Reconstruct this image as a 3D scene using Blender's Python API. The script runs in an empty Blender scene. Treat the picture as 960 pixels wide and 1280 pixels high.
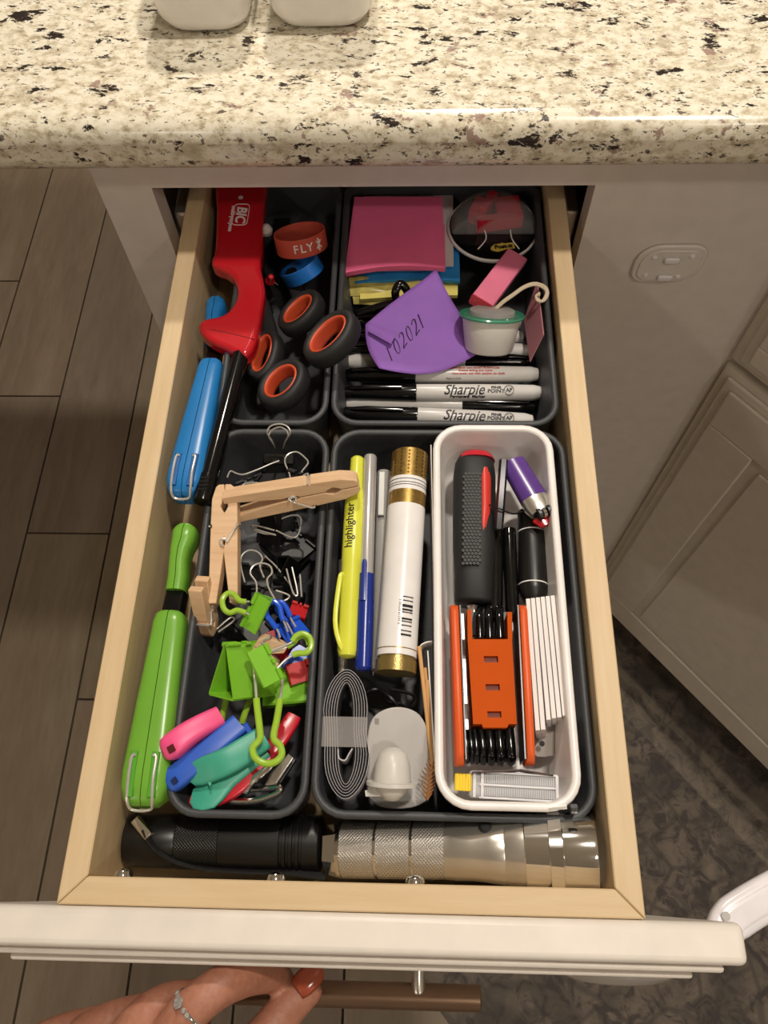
import bpy, math, random
from mathutils import Vector as V, Matrix
random.seed(7)
SC = bpy.context.scene
COL = SC.collection
PI = math.pi
ZR = 0.83                       # height of the drawer's rim above the floor (m); z below is counted from the rim

# ------------------------------------------------------------------ camera
ROT = Matrix(((0.9993788, 0.0225062, -0.0271188), (-0.0082438, 0.8974633, 0.4410121), (0.0342636, -0.4405146, 0.8970914)))
FOC = 972.95
CAM = V((0, 0, 0.4075))
cd = bpy.data.cameras.new('camera'); cam = bpy.data.objects.new('camera', cd); COL.objects.link(cam)
cam.matrix_world = Matrix.Translation(CAM + V((0, 0, ZR))) @ ROT.transposed().to_4x4()
cd.sensor_fit = 'VERTICAL'; cd.sensor_height = 36; cd.lens = 36 * FOC / 1280; cd.clip_start = 0.01
SC.camera = cam

# ------------------------------------------------------------------ light
w = bpy.data.worlds.new('world'); SC.world = w; w.use_nodes = True
bg = w.node_tree.nodes['Background']; bg.inputs[0].default_value = (1.0, 0.82, 0.66, 1); bg.inputs[1].default_value = 0.3
def lamp(name, loc, r, e, col=(1, 0.91, 0.80)):
    ld = bpy.data.lights.new(name, 'AREA'); ld.shape = 'DISK'; ld.size = r * 2; ld.energy = e; ld.color = col
    o = bpy.data.objects.new(name, ld); COL.objects.link(o); o.location = V(loc) + V((0, 0, ZR))
    return o
lamp('ceiling_lamp_beyond_counter', (-0.05, 1.42, 1.57), 0.055, 20)
lamp('ceiling_lamp_overhead', (0.30, 0.42, 1.57), 0.055, 13.5)
lamp('room_fill_lamp', (0.55, -0.65, 1.57), 0.09, 5)  # near-side lamp inferred from the lit bar and hand, also acts as fill
lamp('room_fill_lamp', (1.5, -1.9, 1.57), 0.1, 8)  # added fill that raises the room's ambient bounce, no known fixture
lamp('room_fill_lamp', (-1.5, -1.9, 1.57), 0.1, 9)  # second added fill on the left, no known fixture
vs = SC.view_settings
vs.view_transform = 'Standard'; vs.look = 'None'; vs.gamma = 1; vs.use_curve_mapping = False; vs.exposure = 0.06

# ------------------------------------------------------------------ placing helpers
def A(px, py, z=0.0):
    "point of the horizontal plane at height z that the photograph shows at pixel px, py"
    r = ROT.transposed() @ V((px - 480, 640 - py, -FOC))
    return CAM + r * ((z - CAM.z) / r.z)
def AY(px, py, y):
    r = ROT.transposed() @ V((px - 480, 640 - py, -FOC))
    return CAM + r * (y / r.y)

# ------------------------------------------------------------------ materials
def lin(h):
    c = [int(h[i:i + 2], 16) / 255 for i in (0, 2, 4)]
    return tuple((x / 12.92 if x <= .04045 else ((x + .055) / 1.055) ** 2.4) for x in c) + (1,)
MATS = {}
def mat(name, hexc, rough=.5, metal=0, bump=0, bscale=400, var=0, vscale=60, **kw):
    if name in MATS: return MATS[name]
    m = bpy.data.materials.new(name); m.use_nodes = True; nt = m.node_tree; b = nt.nodes['Principled BSDF']
    b.inputs['Base Color'].default_value = lin(hexc); b.inputs['Roughness'].default_value = rough; b.inputs['Metallic'].default_value = metal
    for k, v in kw.items(): b.inputs[k.replace('_', ' ')].default_value = v
    tc = nt.nodes.new('ShaderNodeTexCoord')
    if bump:
        n = nt.nodes.new('ShaderNodeTexNoise'); n.inputs['Scale'].default_value = bscale; n.inputs['Detail'].default_value = 3
        bp = nt.nodes.new('ShaderNodeBump'); bp.inputs['Strength'].default_value = bump; bp.inputs['Distance'].default_value = .0005
        nt.links.new(tc.outputs['Object'], n.inputs['Vector']); nt.links.new(n.outputs[0], bp.inputs['Height']); nt.links.new(bp.outputs[0], b.inputs['Normal'])
    n = nt.nodes.new('ShaderNodeTexNoise'); n.inputs['Scale'].default_value = vscale; n.inputs['Detail'].default_value = 4
    r = nt.nodes.new('ShaderNodeValToRGB'); c = lin(hexc); v = var or .04
    r.color_ramp.elements[0].position = .3; r.color_ramp.elements[1].position = .7
    r.color_ramp.elements[0].color = tuple(x * (1 - v) for x in c[:3]) + (1,); r.color_ramp.elements[1].color = tuple(min(1, x * (1 + v)) for x in c[:3]) + (1,)
    nt.links.new(tc.outputs['Object'], n.inputs['Vector']); nt.links.new(n.outputs[0], r.inputs[0]); nt.links.new(r.outputs[0], b.inputs['Base Color'])
    MATS[name] = m; return m
def nodes_mat(name, rough=.5, metal=0):
    m = bpy.data.materials.new(name); m.use_nodes = True; MATS[name] = m
    return m, m.node_tree, m.node_tree.nodes['Principled BSDF'], m.node_tree.nodes.new('ShaderNodeTexCoord')
def noise(nt, vec, scale, detail=4, rough=.5, dist=0):
    n = nt.nodes.new('ShaderNodeTexNoise'); n.inputs['Scale'].default_value = scale; n.inputs['Detail'].default_value = detail
    n.inputs['Roughness'].default_value = rough; n.inputs['Distortion'].default_value = dist; nt.links.new(vec, n.inputs['Vector']); return n.outputs[0]
def ramp(nt, fac, stops):
    r = nt.nodes.new('ShaderNodeValToRGB'); e = r.color_ramp.elements
    while len(e) < len(stops): e.new(.5)
    for i, (p, c) in enumerate(stops): e[i].position = p; e[i].color = lin(c) if isinstance(c, str) else (c, c, c, 1)
    nt.links.new(fac, r.inputs[0]); return r.outputs[0]
def mix(nt, fac, a, b, mode='MIX'):
    m = nt.nodes.new('ShaderNodeMix'); m.data_type = 'RGBA'; m.blend_type = mode
    for s, v in ((0, fac), (6, a), (7, b)):
        if isinstance(v, str): m.inputs[s].default_value = lin(v)
        elif isinstance(v, (int, float)): m.inputs[s].default_value = v
        else: nt.links.new(v, m.inputs[s])
    return m.outputs[2]
def mapping(nt, vec, scale=(1, 1, 1), rot=(0, 0, 0)):
    m = nt.nodes.new('ShaderNodeMapping'); m.inputs['Scale'].default_value = scale; m.inputs['Rotation'].default_value = rot
    nt.links.new(vec, m.inputs['Vector']); return m.outputs[0]
# granite
m, nt, b, tc = nodes_mat('granite')
o = mapping(nt, tc.outputs['Object'], (1, 1.35, 1.35), (0, 0, .12))
base = ramp(nt, noise(nt, o, 120, 6, .7), [(.34, 'a99c84'), (.44, 'd3c9b0'), (.52, 'e8e1cc'), (.7, 'f0ebdb')])
grey = ramp(nt, noise(nt, o, 40, 5, .65, .4), [(.55, 0.0), (.66, .7)])
c1 = mix(nt, grey, base, 'b5a88f')
mar = ramp(nt, noise(nt, mapping(nt, o, (1, 1, 1), (0, 0, 1)), 55, 5, .65, .2), [(.615, 0.0), (.645, .75)])
c2 = mix(nt, mar, c1, '86605a')
dk = ramp(nt, noise(nt, mapping(nt, o, (.85, 1.2, 1.1), (.3, 0, .3)), 50, 7, .7, .25), [(.585, 0.0), (.607, 1.0)])
c3 = mix(nt, dk, c2, '2e2724')
fl = ramp(nt, noise(nt, mapping(nt, o, (1, 1.4, 1), (1, 2, .2)), 190, 3, .6, .3), [(.615, 0.0), (.645, .85)])
c4 = mix(nt, fl, c3, '4a3f38')
nt.links.new(c4, b.inputs['Base Color']); b.inputs['Roughness'].default_value = .22
# maple
def wood(name, c0, c1, axis='y', rough=.5, sc=1):
    m, nt, b, tc = nodes_mat(name)
    s = {'y': (1, .08, 1), 'x': (.08, 1, 1), 'z': (1, 1, .08)}[axis]
    v = mapping(nt, tc.outputs['Object'], s)
    g = noise(nt, v, 240 * sc, 5, .6); g2 = noise(nt, v, 35 * sc, 3, .5, .6)
    col = mix(nt, .35, ramp(nt, g, [(.3, c0), (.7, c1)]), ramp(nt, g2, [(.3, c0), (.7, c1)]))
    nt.links.new(col, b.inputs['Base Color']); b.inputs['Roughness'].default_value = rough
    bp = nt.nodes.new('ShaderNodeBump'); bp.inputs['Strength'].default_value = .12; bp.inputs['Distance'].default_value = .0003
    nt.links.new(g, bp.inputs['Height']); nt.links.new(bp.outputs[0], b.inputs['Normal'])
    return m
maple = wood('maple_lengthwise', 'c9ad83', 'd8c09a', 'y'); maple_x = wood('maple_crosswise', 'c9ad83', 'd8c09a', 'x')
maple_in = wood('maple_bottom', 'a8906b', 'b59d78', 'y')
pinw = wood('clothespin_wood', 'cda57c', 'e3c29c', 'x', .6, 1.5)
# floor plank tile (colour shifts from tile to tile)
def plank_mat(i, c0, c1, c2):
    m, nt, b, tc = nodes_mat('wood_look_tile_%d' % i)
    v = mapping(nt, tc.outputs['Object'], (1, .16, 1))
    n1 = noise(nt, v, 16, 5, .6, .8); n2 = noise(nt, v, 110, 4, .6)
    col = mix(nt, .3, ramp(nt, n1, [(.3, c0), (.5, c1), (.72, c2)]), ramp(nt, n2, [(.3, c0), (.7, c2)]))
    nt.links.new(col, b.inputs['Base Color']); b.inputs['Roughness'].default_value = .45
    return m
planks = [plank_mat(0, '6f6051', '83725f', '8f8170'), plank_mat(1, '6a5c50', '7c6d5e', '877a6a'), plank_mat(2, '74654f', '7f705d', '918474')]
grout = mat('grout', '4a4038', .9)
# rug
RUGA = math.radians(-49.5)
m, nt, b, tc = nodes_mat('rug')
v = mapping(nt, tc.outputs['Object'], (1, 1, 1), (0, 0, 0))
n1 = noise(nt, v, 9, 5, .6, .6); n2 = noise(nt, v, 38, 5, .65, 1.2); n3 = noise(nt, v, 900, 2)
vo = nt.nodes.new('ShaderNodeTexVoronoi'); vo.feature = 'DISTANCE_TO_EDGE'; vo.inputs['Scale'].default_value = 16; nt.links.new(v, vo.inputs['Vector'])
orn = ramp(nt, vo.outputs[0], [(.02, 1.0), (.07, 0.0)])
sx = nt.nodes.new('ShaderNodeSeparateXYZ'); nt.links.new(v, sx.inputs[0])
band = nt.nodes.new('ShaderNodeMapRange'); band.inputs[1].default_value = -.5; band.inputs[2].default_value = .5; nt.links.new(sx.outputs[1], band.inputs[0])
bnd = ramp(nt, band.outputs[0], [(.0, 0.15), (.665, .15), (.668, .9), (.69, .9), (.695, .2), (.703, .2), (.706, .8), (.715, .8), (.72, 0.0), (1, 0.0)])
col = ramp(nt, n1, [(.36, '4a443f'), (.52, '6b6258'), (.64, '80756a')])
col = mix(nt, mix(nt, .95, orn, n1, 'MULTIPLY'), col, '2f2c2d')
col = mix(nt, ramp(nt, n2, [(.5, 0.0), (.62, .8)]), col, '38343a')
col = mix(nt, mix(nt, .7, bnd, n2, 'MULTIPLY'), col, 'a49a8c', 'MIX')
col = mix(nt, ramp(nt, n2, [(.42, 0.0), (.6, .5)]), col, '2b292b')
nt.links.new(mix(nt, ramp(nt, n3, [(.3, .0), (.7, .25)]), col, '6a6058'), b.inputs['Base Color']); b.inputs['Roughness'].default_value = .95
# knurled metal
def knurl(name, hexc, rough, scale, metal=1, strength=.8):
    m, nt, b, tc = nodes_mat(name)
    b.inputs['Base Color'].default_value = lin(hexc); b.inputs['Metallic'].default_value = metal; b.inputs['Roughness'].default_value = rough
    hs = []
    for a in (1, -1):
        w_ = nt.nodes.new('ShaderNodeTexWave'); w_.inputs['Scale'].default_value = scale; w_.bands_direction = 'X'
        nt.links.new(mapping(nt, tc.outputs['Object'], (1, 1, 1), (0, 0, a * PI / 4)), w_.inputs['Vector']); hs.append(w_.outputs[1])
    mm = nt.nodes.new('ShaderNodeMath'); mm.operation = 'MINIMUM'; nt.links.new(hs[0], mm.inputs[0]); nt.links.new(hs[1], mm.inputs[1])
    bp = nt.nodes.new('ShaderNodeBump'); bp.inputs['Strength'].default_value = strength; bp.inputs['Distance'].default_value = .0006
    nt.links.new(mm.outputs[0], bp.inputs['Height']); nt.links.new(bp.outputs[0], b.inputs['Normal']); return m
knurl_s = knurl('knurled_aluminium', 'dcd8d0', .3, 260, .75)
knurl_b = knurl('knurled_black', '141414', .4, 260, 0, .5)
# skin
m, nt, b, tc = nodes_mat('skin'); v = tc.outputs['Object']
nt.links.new(mix(nt, .5, ramp(nt, noise(nt, v, 60, 4), [(.3, '9c6249'), (.7, 'b57e66')]), ramp(nt, noise(nt, v, 350, 3), [(.3, '9a6450'), (.7, 'b37f68')])), b.inputs['Base Color'])
b.inputs['Roughness'].default_value = .5; b.inputs['Subsurface Weight'].default_value = .12; b.inputs['Subsurface Radius'].default_value = (.004, .0015, .001); b.inputs['Subsurface Scale'].default_value = 1
bp = nt.nodes.new('ShaderNodeBump'); bp.inputs['Strength'].default_value = .35; bp.inputs['Distance'].default_value = .0006
nt.links.new(noise(nt, mapping(nt, v, (1, 1, 1)), 500, 4), bp.inputs['Height']); nt.links.new(bp.outputs[0], b.inputs['Normal'])
SKIN = m

white_paint = mat('white_cabinet_paint', 'e4dcd2', .38); face_paint = mat('cabinet_face_paint', 'd9d0c8', .45)
door_paint = mat('corner_cabinet_paint', 'd6cdc0', .42)
bin_dark = mat('charcoal_plastic', '3c3e41', .5, bump=.25, bscale=900); bin_white = mat('white_plastic', 'ece8e4', .3)
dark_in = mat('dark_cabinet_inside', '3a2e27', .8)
ceramic = mat('white_ceramic', 'f0ece8', .15)
red_p = mat('glossy_red_plastic', 'bf1a26', .18, Coat_Weight=.6); black_p = mat('black_plastic', '131313', .35); black_gl = mat('glossy_black', '0c0c0d', .12)
black_r = mat('black_rubber', '1c1c1d', .6, bump=.2, bscale=600); black_m = mat('black_metal_gloss', '090909', .42)
orange_r = mat('orange_red_rubber', 'c44c2c', .4); coral_r = mat('coral_silicone', 'c4503e', .45); blue_r = mat('blue_silicone', '1f6fc4', .4)
blue_p = mat('blue_plastic', '2176b8', .3); green_p = mat('lime_green_plastic', '6fa838', .28); chrome = mat('chrome', 'f0eeea', .08, 1); steel = mat('steel_wire', 'e6e3dd', .25, .65)
steel_b = mat('brushed_steel', 'd8d3ca', .26, .85); dark_steel = mat('dark_steel', '4e4e50', .35, .9)
pink_n = mat('pink_paper', 'f46e9c', .7); pink_n2 = mat('light_pink_paper', 'f78ab0', .7); blue_n = mat('blue_paper', '2f96e0', .7); yel_n = mat('yellow_paper', 'e6d873', .6); white_n = mat('white_paper', 'e9e4e0', .6)
purple_n = mat('purple_paper', '9463bf', .7); ink = mat('black_ink', '1b1720', .5); red_ink = mat('red_ink', 'b83a34', .5); purple_ink = mat('pen_ink_on_note', '3a2548', .5)
grey_b = mat('marker_grey_barrel', 'c9c6c2', .3); grey_d = mat('marker_grey_end', 'a9a7a6', .3)
bronze = mat('bronze_bar', '8d735f', .33, .85, bump=.1, bscale=2000); gold = mat('gold_foil', 'a98a4c', .32, .8, var=.2, vscale=500)
label_w = mat('white_label', 'ebe8e6', .25); yel_p = mat('highlighter_yellow', 'd9dc48', .3); navy = mat('navy_plastic', '1a2f86', .25); silver_p = mat('silver_pen_barrel', 'bdbab7', .25, .4)
def glass(name, hexc, rough=.08, trans=.9, alpha=1):
    return mat(name, hexc, rough, 0, Transmission_Weight=trans, IOR=1.3, Alpha=alpha)
clear = mat('clear_plastic', 'f2f2f2', .06, Alpha=.10, Specular_IOR_Level=.8); clear2 = mat('clear_ribbed_plastic', 'dcdcdd', .12, Transmission_Weight=.35, IOR=1.3); cloudy = mat('cloudy_plastic', 'b9b6b2', .25, Transmission_Weight=.35, IOR=1.2)
green_cl = mat('green_translucent_plastic', '3f9a78', .15, Alpha=.75); tape_cl = mat('clear_tape', 'cfcac6', .2, Alpha=.2)
lime_m = mat('lime_painted_metal', '7cbc30', .25); lime_c = mat('lime_handle_coating', '9cc33c', .25); blue_m = mat('blue_painted_metal', '2457cf', .22)
red_m = mat('red_painted_metal', 'b81e22', .3); hotpink = mat('hot_pink_plastic', 'f0548c', .4); blue_c = mat('cobalt_plastic', '2e5ec4', .4); teal_c = mat('teal_plastic', '3fa288', .4); red_c = mat('deep_red_plastic', 'c02030', .25)
orange_p = mat('orange_plastic', 'dc5a20', .42, var=.03); grey_pl = mat('light_grey_plastic', 'b9b5b1', .35); grey_l = mat('pale_grey_plastic', 'cfccc5', .35); bamboo = mat('bamboo', 'd3a36b', .6); brownf = mat('brown_frond', '8a5a2e', .7)
velcro_b = mat('black_velcro', '101012', .9); velcro_w = mat('white_velcro_edge', 'cbc6ca', .8); purple_p = mat('purple_lighter', '5a3a86', .25, var=.15); grey_perf = mat('grey_disc', 'a39d96', .5)
twine = mat('twine', 'cfc0a6', .8, bump=.6, bscale=900); pinkcard = mat('dusty_pink_card', 'b87c86', .6); yelslide = mat('yellow_slider', 'f0cf24', .35); gold_stick = mat('gold_label', 'd9bc4c', .5)
lens_g = mat('lens_glass', 'dfe4ea', .03, Transmission_Weight=.6); nail_m = mat('nail_polish', '9c4a32', .15); lanyard = mat('black_webbing', '1a1a1b', .75, bump=.8, bscale=1500); dark_hole = mat('dark_red_hole', '5a1510', .7)
lock_w = mat('white_lock_plastic', 'e6e2e6', .2); lock_c = mat('clear_lock_plastic', 'cfc8c2', .15, Transmission_Weight=.3, IOR=1.3)
flagred = mat('red_flag_film', 'b81c34', .35); balm = mat('white_balm_pot', 'dedad2', .3)

# ------------------------------------------------------------------ object helpers
def thing(name, label, cat, loc, group=None):
    o = bpy.data.objects.new(name, None); COL.objects.link(o); o.empty_display_size = .01
    o.location = V(loc) + V((0, 0, ZR)); o['label'] = label; o['category'] = cat
    if group: o['group'] = group
    return o
def tag(o, label, cat, group=None):
    o['label'] = label; o['category'] = cat
    if group: o['group'] = group
    return o
def basis(z, x=None):
    z = V(z).normalized(); x = V(x) if x is not None else (V((1, 0, 0)) if abs(z.x) < .9 else V((0, 1, 0)))
    x = (x - z * x.dot(z)).normalized(); return x, z.cross(x), z
def frame(o, x, z):
    "matrix with origin o, x axis close to x, z axis exactly z"
    a, b_, c = basis(z, x); m = Matrix((a, b_, c)).transposed().to_4x4(); m.translation = V(o); return m
class MB:
    def __init__(s): s.v = []; s.f = []; s.M = None
    def add(s, vs_, fs):
        n = len(s.v); s.v += [(s.M @ V(p)) if s.M else V(p) for p in vs_]; s.f += [tuple(i + n for i in f) for f in fs]
    def box(s, c, size, M=None):
        h = [x / 2 for x in size]; p = [V((c[0] + a * h[0], c[1] + b * h[1], c[2] + d * h[2])) for a in (-1, 1) for b in (-1, 1) for d in (-1, 1)]
        if M: p = [M @ q for q in p]
        s.add(p, [(0, 1, 3, 2), (4, 6, 7, 5), (0, 4, 5, 1), (2, 3, 7, 6), (0, 2, 6, 4), (1, 5, 7, 3)])
    def prism(s, poly, M, d0, d1):
        n = len(poly); s.add([M @ V((x, y, d0)) for x, y in poly] + [M @ V((x, y, d1)) for x, y in poly],
              [tuple(range(n))[::-1], tuple(range(n, 2 * n))] + [(i, (i + 1) % n, n + (i + 1) % n, n + i) for i in range(n)])
    def rings(s, rs, closed=False, caps=True):
        n = len(rs[0]); k = len(rs); vs_ = [p for r in rs for p in r]; fs = []
        for j in range(k if closed else k - 1):
            a, b_ = j * n, ((j + 1) % k) * n
            fs += [(a + i, a + (i + 1) % n, b_ + (i + 1) % n, b_ + i) for i in range(n)]
        if caps and not closed: fs += [tuple(range(n))[::-1], tuple(range((k - 1) * n, k * n))]
        s.add(vs_, fs)
    def lathe(s, p0, axis, prof, seg=24, closed=False):
        x, y, z = basis(axis); p0 = V(p0)
        s.rings([[p0 + z * d + (x * math.cos(2 * PI * i / seg) + y * math.sin(2 * PI * i / seg)) * max(r, 1e-5) for i in range(seg)] for d, r in prof], closed=closed)
    def loft(s, pts, ws, hs=None, up=(0, 0, 1), n=14, e=2.0, closed=False, caps=True, clamp=0, shift=0):
        "superellipse section swept along pts; width across, height along up"
        pts = [V(p) for p in pts]; k = len(pts); up = V(up)
        ws = ws if isinstance(ws, (list, tuple)) else [ws] * k; hs = ws if hs is None else (hs if isinstance(hs, (list, tuple)) else [hs] * k)
        rs = []; side = None
        for i, p in enumerate(pts):
            a = pts[(i - 1) % k] if (closed or i) else p; b_ = pts[(i + 1) % k] if (closed or i < k - 1) else p
            t = (b_ - a).normalized(); sd = t.cross(up)
            if sd.length < .05: sd = side if side else t.orthogonal()
            sd.normalize(); side = sd; u = sd.cross(t).normalized()
            r = []
            for j in range(n):
                th = 2 * PI * (j + .5) / n; c, q = math.cos(th), math.sin(th)
                xx = math.copysign(abs(c) ** (2 / e), c) * ws[i] / 2
                if clamp: xx = clamp * max(clamp * xx, .00022)
                r.append(p + sd * xx + u * (math.copysign(abs(q) ** (2 / e), q) * hs[i] / 2))
            rs.append(r)
        s.rings(rs, closed, caps)
    def tube(s, pts, r, n=8, closed=False): 
        pts = [V(p) for p in pts]; k = len(pts); rr = r if isinstance(r, (list, tuple)) else [r] * k
        t0 = (pts[1] - pts[0]).normalized(); x = t0.orthogonal().normalized(); rs = []
        for i, p in enumerate(pts):
            a = pts[(i - 1) % k] if (closed or i) else p; b_ = pts[(i + 1) % k] if (closed or i < k - 1) else p
            t = (b_ - a).normalized(); x = (x - t * x.dot(t)).normalized(); y = t.cross(x)
            rs.append([p + (x * math.cos(2 * PI * j / n) + y * math.sin(2 * PI * j / n)) * rr[i] for j in range(n)])
        s.rings(rs, closed)
    def patch(s, c, nu, nv, f, th):
        "bilinear sheet over corners c00 c10 c01 c11, pushed by f(u,v) along its normal, th thick"
        c = [V(p) for p in c]; nrm = (c[1] - c[0]).cross(c[2] - c[0]).normalized()
        if nrm.z < 0: nrm = -nrm
        top = []
        for j in range(nv + 1):
            for i in range(nu + 1):
                u, v_ = i / nu, j / nv; p = c[0] * (1 - u) * (1 - v_) + c[1] * u * (1 - v_) + c[2] * (1 - u) * v_ + c[3] * u * v_
                top.append(p + nrm * f(u, v_))
        n = len(top); W = nu + 1; fs = []
        for j in range(nv):
            for i in range(nu):
                a = j * W + i; fs.append((a, a + 1, a + W + 1, a + W)); fs.append((n + a, n + a + W, n + a + W + 1, n + a + 1))
        bd = [i for i in range(nu)] + [nu + j * W for j in range(nv)] + [nv * W + i for i in range(nu, 0, -1)] + [j * W for j in range(nv, 0, -1)]
        fs += [(bd[i], n + bd[i], n + bd[(i + 1) % len(bd)], bd[(i + 1) % len(bd)]) for i in range(len(bd))]
        s.add(top + [p - nrm * th for p in top], fs)
    def build(s, name, m, parent=None, smooth=True, bevel=0, seg=2, sub=0, angle=35):
        me = bpy.data.meshes.new(name); root = parent
        while root is not None and root.parent is not None: root = root.parent
        if root is not None: org = root.location.copy()
        else:
            org = sum(s.v, V((0, 0, 0))) / len(s.v); org.z = min(p.z for p in s.v); org = org + V((0, 0, ZR))
        off = V((0, 0, ZR)) - org
        me.from_pydata([p + off for p in s.v], [], s.f); me.materials.append(m)
        import bmesh
        bm = bmesh.new(); bm.from_mesh(me); bmesh.ops.recalc_face_normals(bm, faces=bm.faces); bm.to_mesh(me); bm.free()
        o = bpy.data.objects.new(name, me); COL.objects.link(o)
        if parent is not None: o.parent = parent
        else: o.location = org
        if smooth:
            me.shade_smooth() if hasattr(me, 'shade_smooth') else [setattr(p, 'use_smooth', True) for p in me.polygons]
            if hasattr(me, 'set_sharp_from_angle'): me.set_sharp_from_angle(angle=math.radians(angle))
        if bevel:
            b_ = o.modifiers.new('bevel', 'BEVEL'); b_.width = bevel; b_.segments = seg; b_.limit_method = 'ANGLE'; b_.angle_limit = math.radians(40); b_.harden_normals = False
        if sub: q = o.modifiers.new('sub', 'SUBSURF'); q.levels = q.render_levels = sub
        return o
def fx(o, x, z):
    x = V(x).normalized(); z = V(z); z = (z - x * z.dot(x)).normalized(); return frame(o, x, z)
def text(s_, M, size, m, parent, name='lettering', shear=0, bold=0, th=.00012, wrap=0, sx=1, align='CENTER', yo=0):
    "flat lettering in the xy plane of M (z outwards); wrap = radius of the cylinder along x it lies on"
    cu = bpy.data.curves.new('t', 'FONT'); cu.body = s_; cu.size = size; cu.align_x = align; cu.align_y = 'CENTER'; cu.shear = shear; cu.offset = bold; cu.extrude = th; cu.resolution_u = 3
    t = bpy.data.objects.new('t', cu); COL.objects.link(t); bpy.context.view_layer.update()
    me = bpy.data.meshes.new_from_object(t.evaluated_get(bpy.context.evaluated_depsgraph_get())); bpy.data.objects.remove(t)
    if wrap:
        import bmesh
        bm = bmesh.new(); bm.from_mesh(me); bmesh.ops.triangulate(bm, faces=bm.faces)
        for _ in range(4):
            le = [e for e in bm.edges if abs(e.verts[0].co.y - e.verts[1].co.y) > wrap * .12]
            if not le: break
            bmesh.ops.subdivide_edges(bm, edges=le, cuts=1); bmesh.ops.triangulate(bm, faces=bm.faces)
        bm.to_mesh(me); bm.free()
    mb = MB(); vs_ = []
    for q in me.vertices:
        p = q.co.copy(); p.x *= sx; p.y += yo
        if wrap: a = p.y / wrap; p = V((p.x, (wrap + p.z) * math.sin(a), (wrap + p.z) * math.cos(a) - wrap))
        vs_.append(M @ p)
    mb.add(vs_, [tuple(f.vertices) for f in me.polygons]); bpy.data.meshes.remove(me)
    return mb.build(name, m, parent, smooth=False)
def rrect(x0, x1, y0, y1, r, z, n=6):
    pts = []
    for cx, cy, a0 in ((x1 - r, y1 - r, 0), (x0 + r, y1 - r, 90), (x0 + r, y0 + r, 180), (x1 - r, y0 + r, 270)):
        for i in range(n + 1): a = math.radians(a0 + 90 * i / n); pts.append(V((cx + r * math.cos(a), cy + r * math.sin(a), z)))
    return pts
def curve(pts, n=6, closed=False):
    "Catmull-Rom through pts"
    pts = [V(p) for p in pts]; k = len(pts); out = []
    for i in range(k if closed else k - 1):
        g = (lambda j: pts[j % k]) if closed else (lambda j: pts[min(max(j, 0), k - 1)])
        p0, p1, p2, p3 = g(i - 1), g(i), g(i + 1), g(i + 2)
        for j in range(n):
            t = j / n; out.append(.5 * ((2 * p1) + (p2 - p0) * t + (2 * p0 - 5 * p1 + 4 * p2 - p3) * t * t + (3 * p1 - p0 - 3 * p2 + p3) * t ** 3))
    if not closed: out.append(pts[-1])
    return out
def structure(o): o['kind'] = 'structure'; return o

# ================================================================== SETTING
FZ = -ZR
fm = MB(); fm.box((.1, .4, FZ - .02), (4.4, 5.2, .03)); floor = structure(fm.build('floor', grout, smooth=False))
X0, PW, PL = -.829, .1486, .9
shared = {}
for i in range(-10, 22):
    xa = X0 + i * PW; off = .852 - .2915 * i
    k0 = int((-2.2 - off) // PL)
    for k in range(k0, k0 + 8):
        ya = off + k * PL; yb = ya + PL
        if ya < -2.2 or yb > 3.0 or xa < -2.1 or xa + PW > 2.3: continue
        key = (i + 2 * k) % 3
        q = bpy.data.objects.new('floor_tile', shared[key]) if key in shared else None
        if q is None:
            g = .0018; mb = MB(); mb.box((PW / 2, PL / 2, -.004), (PW - 2 * g, PL - 2 * g, .008))
            me = bpy.data.meshes.new('floor_tile'); me.from_pydata(mb.v, [], mb.f); me.materials.append(planks[key]); shared[key] = me
            q = bpy.data.objects.new('floor_tile', me)
        COL.objects.link(q); q.parent = floor; q.location = V((xa, ya, ZR + FZ)) - floor.location
wall_paint = mat('wall_paint', 'c9c1b5', .8)
for n_, r_ in (('wall_back', (-2.1, 2.3, 3.0, 3.1, FZ, 1.62)), ('wall_front', (-2.1, 2.3, -2.3, -2.2, FZ, 1.62)), ('wall_left', (-2.2, -2.1, -2.2, 3.0, FZ, 1.62)), ('wall_right', (2.3, 2.4, -2.2, 3.0, FZ, 1.62)), ('ceiling', (-2.1, 2.3, -2.2, 3.0, 1.6, 1.7))):
    mb = MB(); mb.box(((r_[0] + r_[1]) / 2, (r_[2] + r_[3]) / 2, (r_[4] + r_[5]) / 2), (r_[1] - r_[0], r_[3] - r_[2], r_[5] - r_[4])); structure(mb.build(n_, wall_paint if n_ != 'ceiling' else mat('ceiling_paint', 'ebe7e1', .85), smooth=False))
# rug lying diagonally in front of the corner cabinet
mb = MB(); u = V((math.cos(RUGA), math.sin(RUGA), 0)); nn = V((-u.y, u.x, 0))
mb.box((0, 0, .004), (1.9, .62, .008))
rug = mb.build('rug', MATS['rug'], smooth=False, bevel=.003)
rug.rotation_euler = (0, 0, RUGA); rc_ = V((.2735, .4245, 0)) + V((-.76, -.65, 0)) * .23 + V((.65, -.76, 0)) * .87; rug.location = V((rc_.x, rc_.y, .0005))
tag(rug, 'dark grey distressed rug with worn border lines below the open drawer', 'rug')

# granite countertop, turning diagonal over the corner cabinet
mb = MB(); u2 = V((.65, -.76, 0)).normalized(); CP = V((.262, .403, 0)); CQ = CP + u2 * .62
mb.prism([(-.75, .403), (CP.x, CP.y), (CQ.x, CQ.y), (CQ.x + .5, CQ.y), (CQ.x + .5, 1.05), (-.75, 1.05)], Matrix.Identity(4), .064, .1)
tag(mb.build('countertop', MATS['granite'], bevel=.0125, seg=5), 'cream granite countertop with black and maroon flecks and rounded edge', 'countertop')

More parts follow.
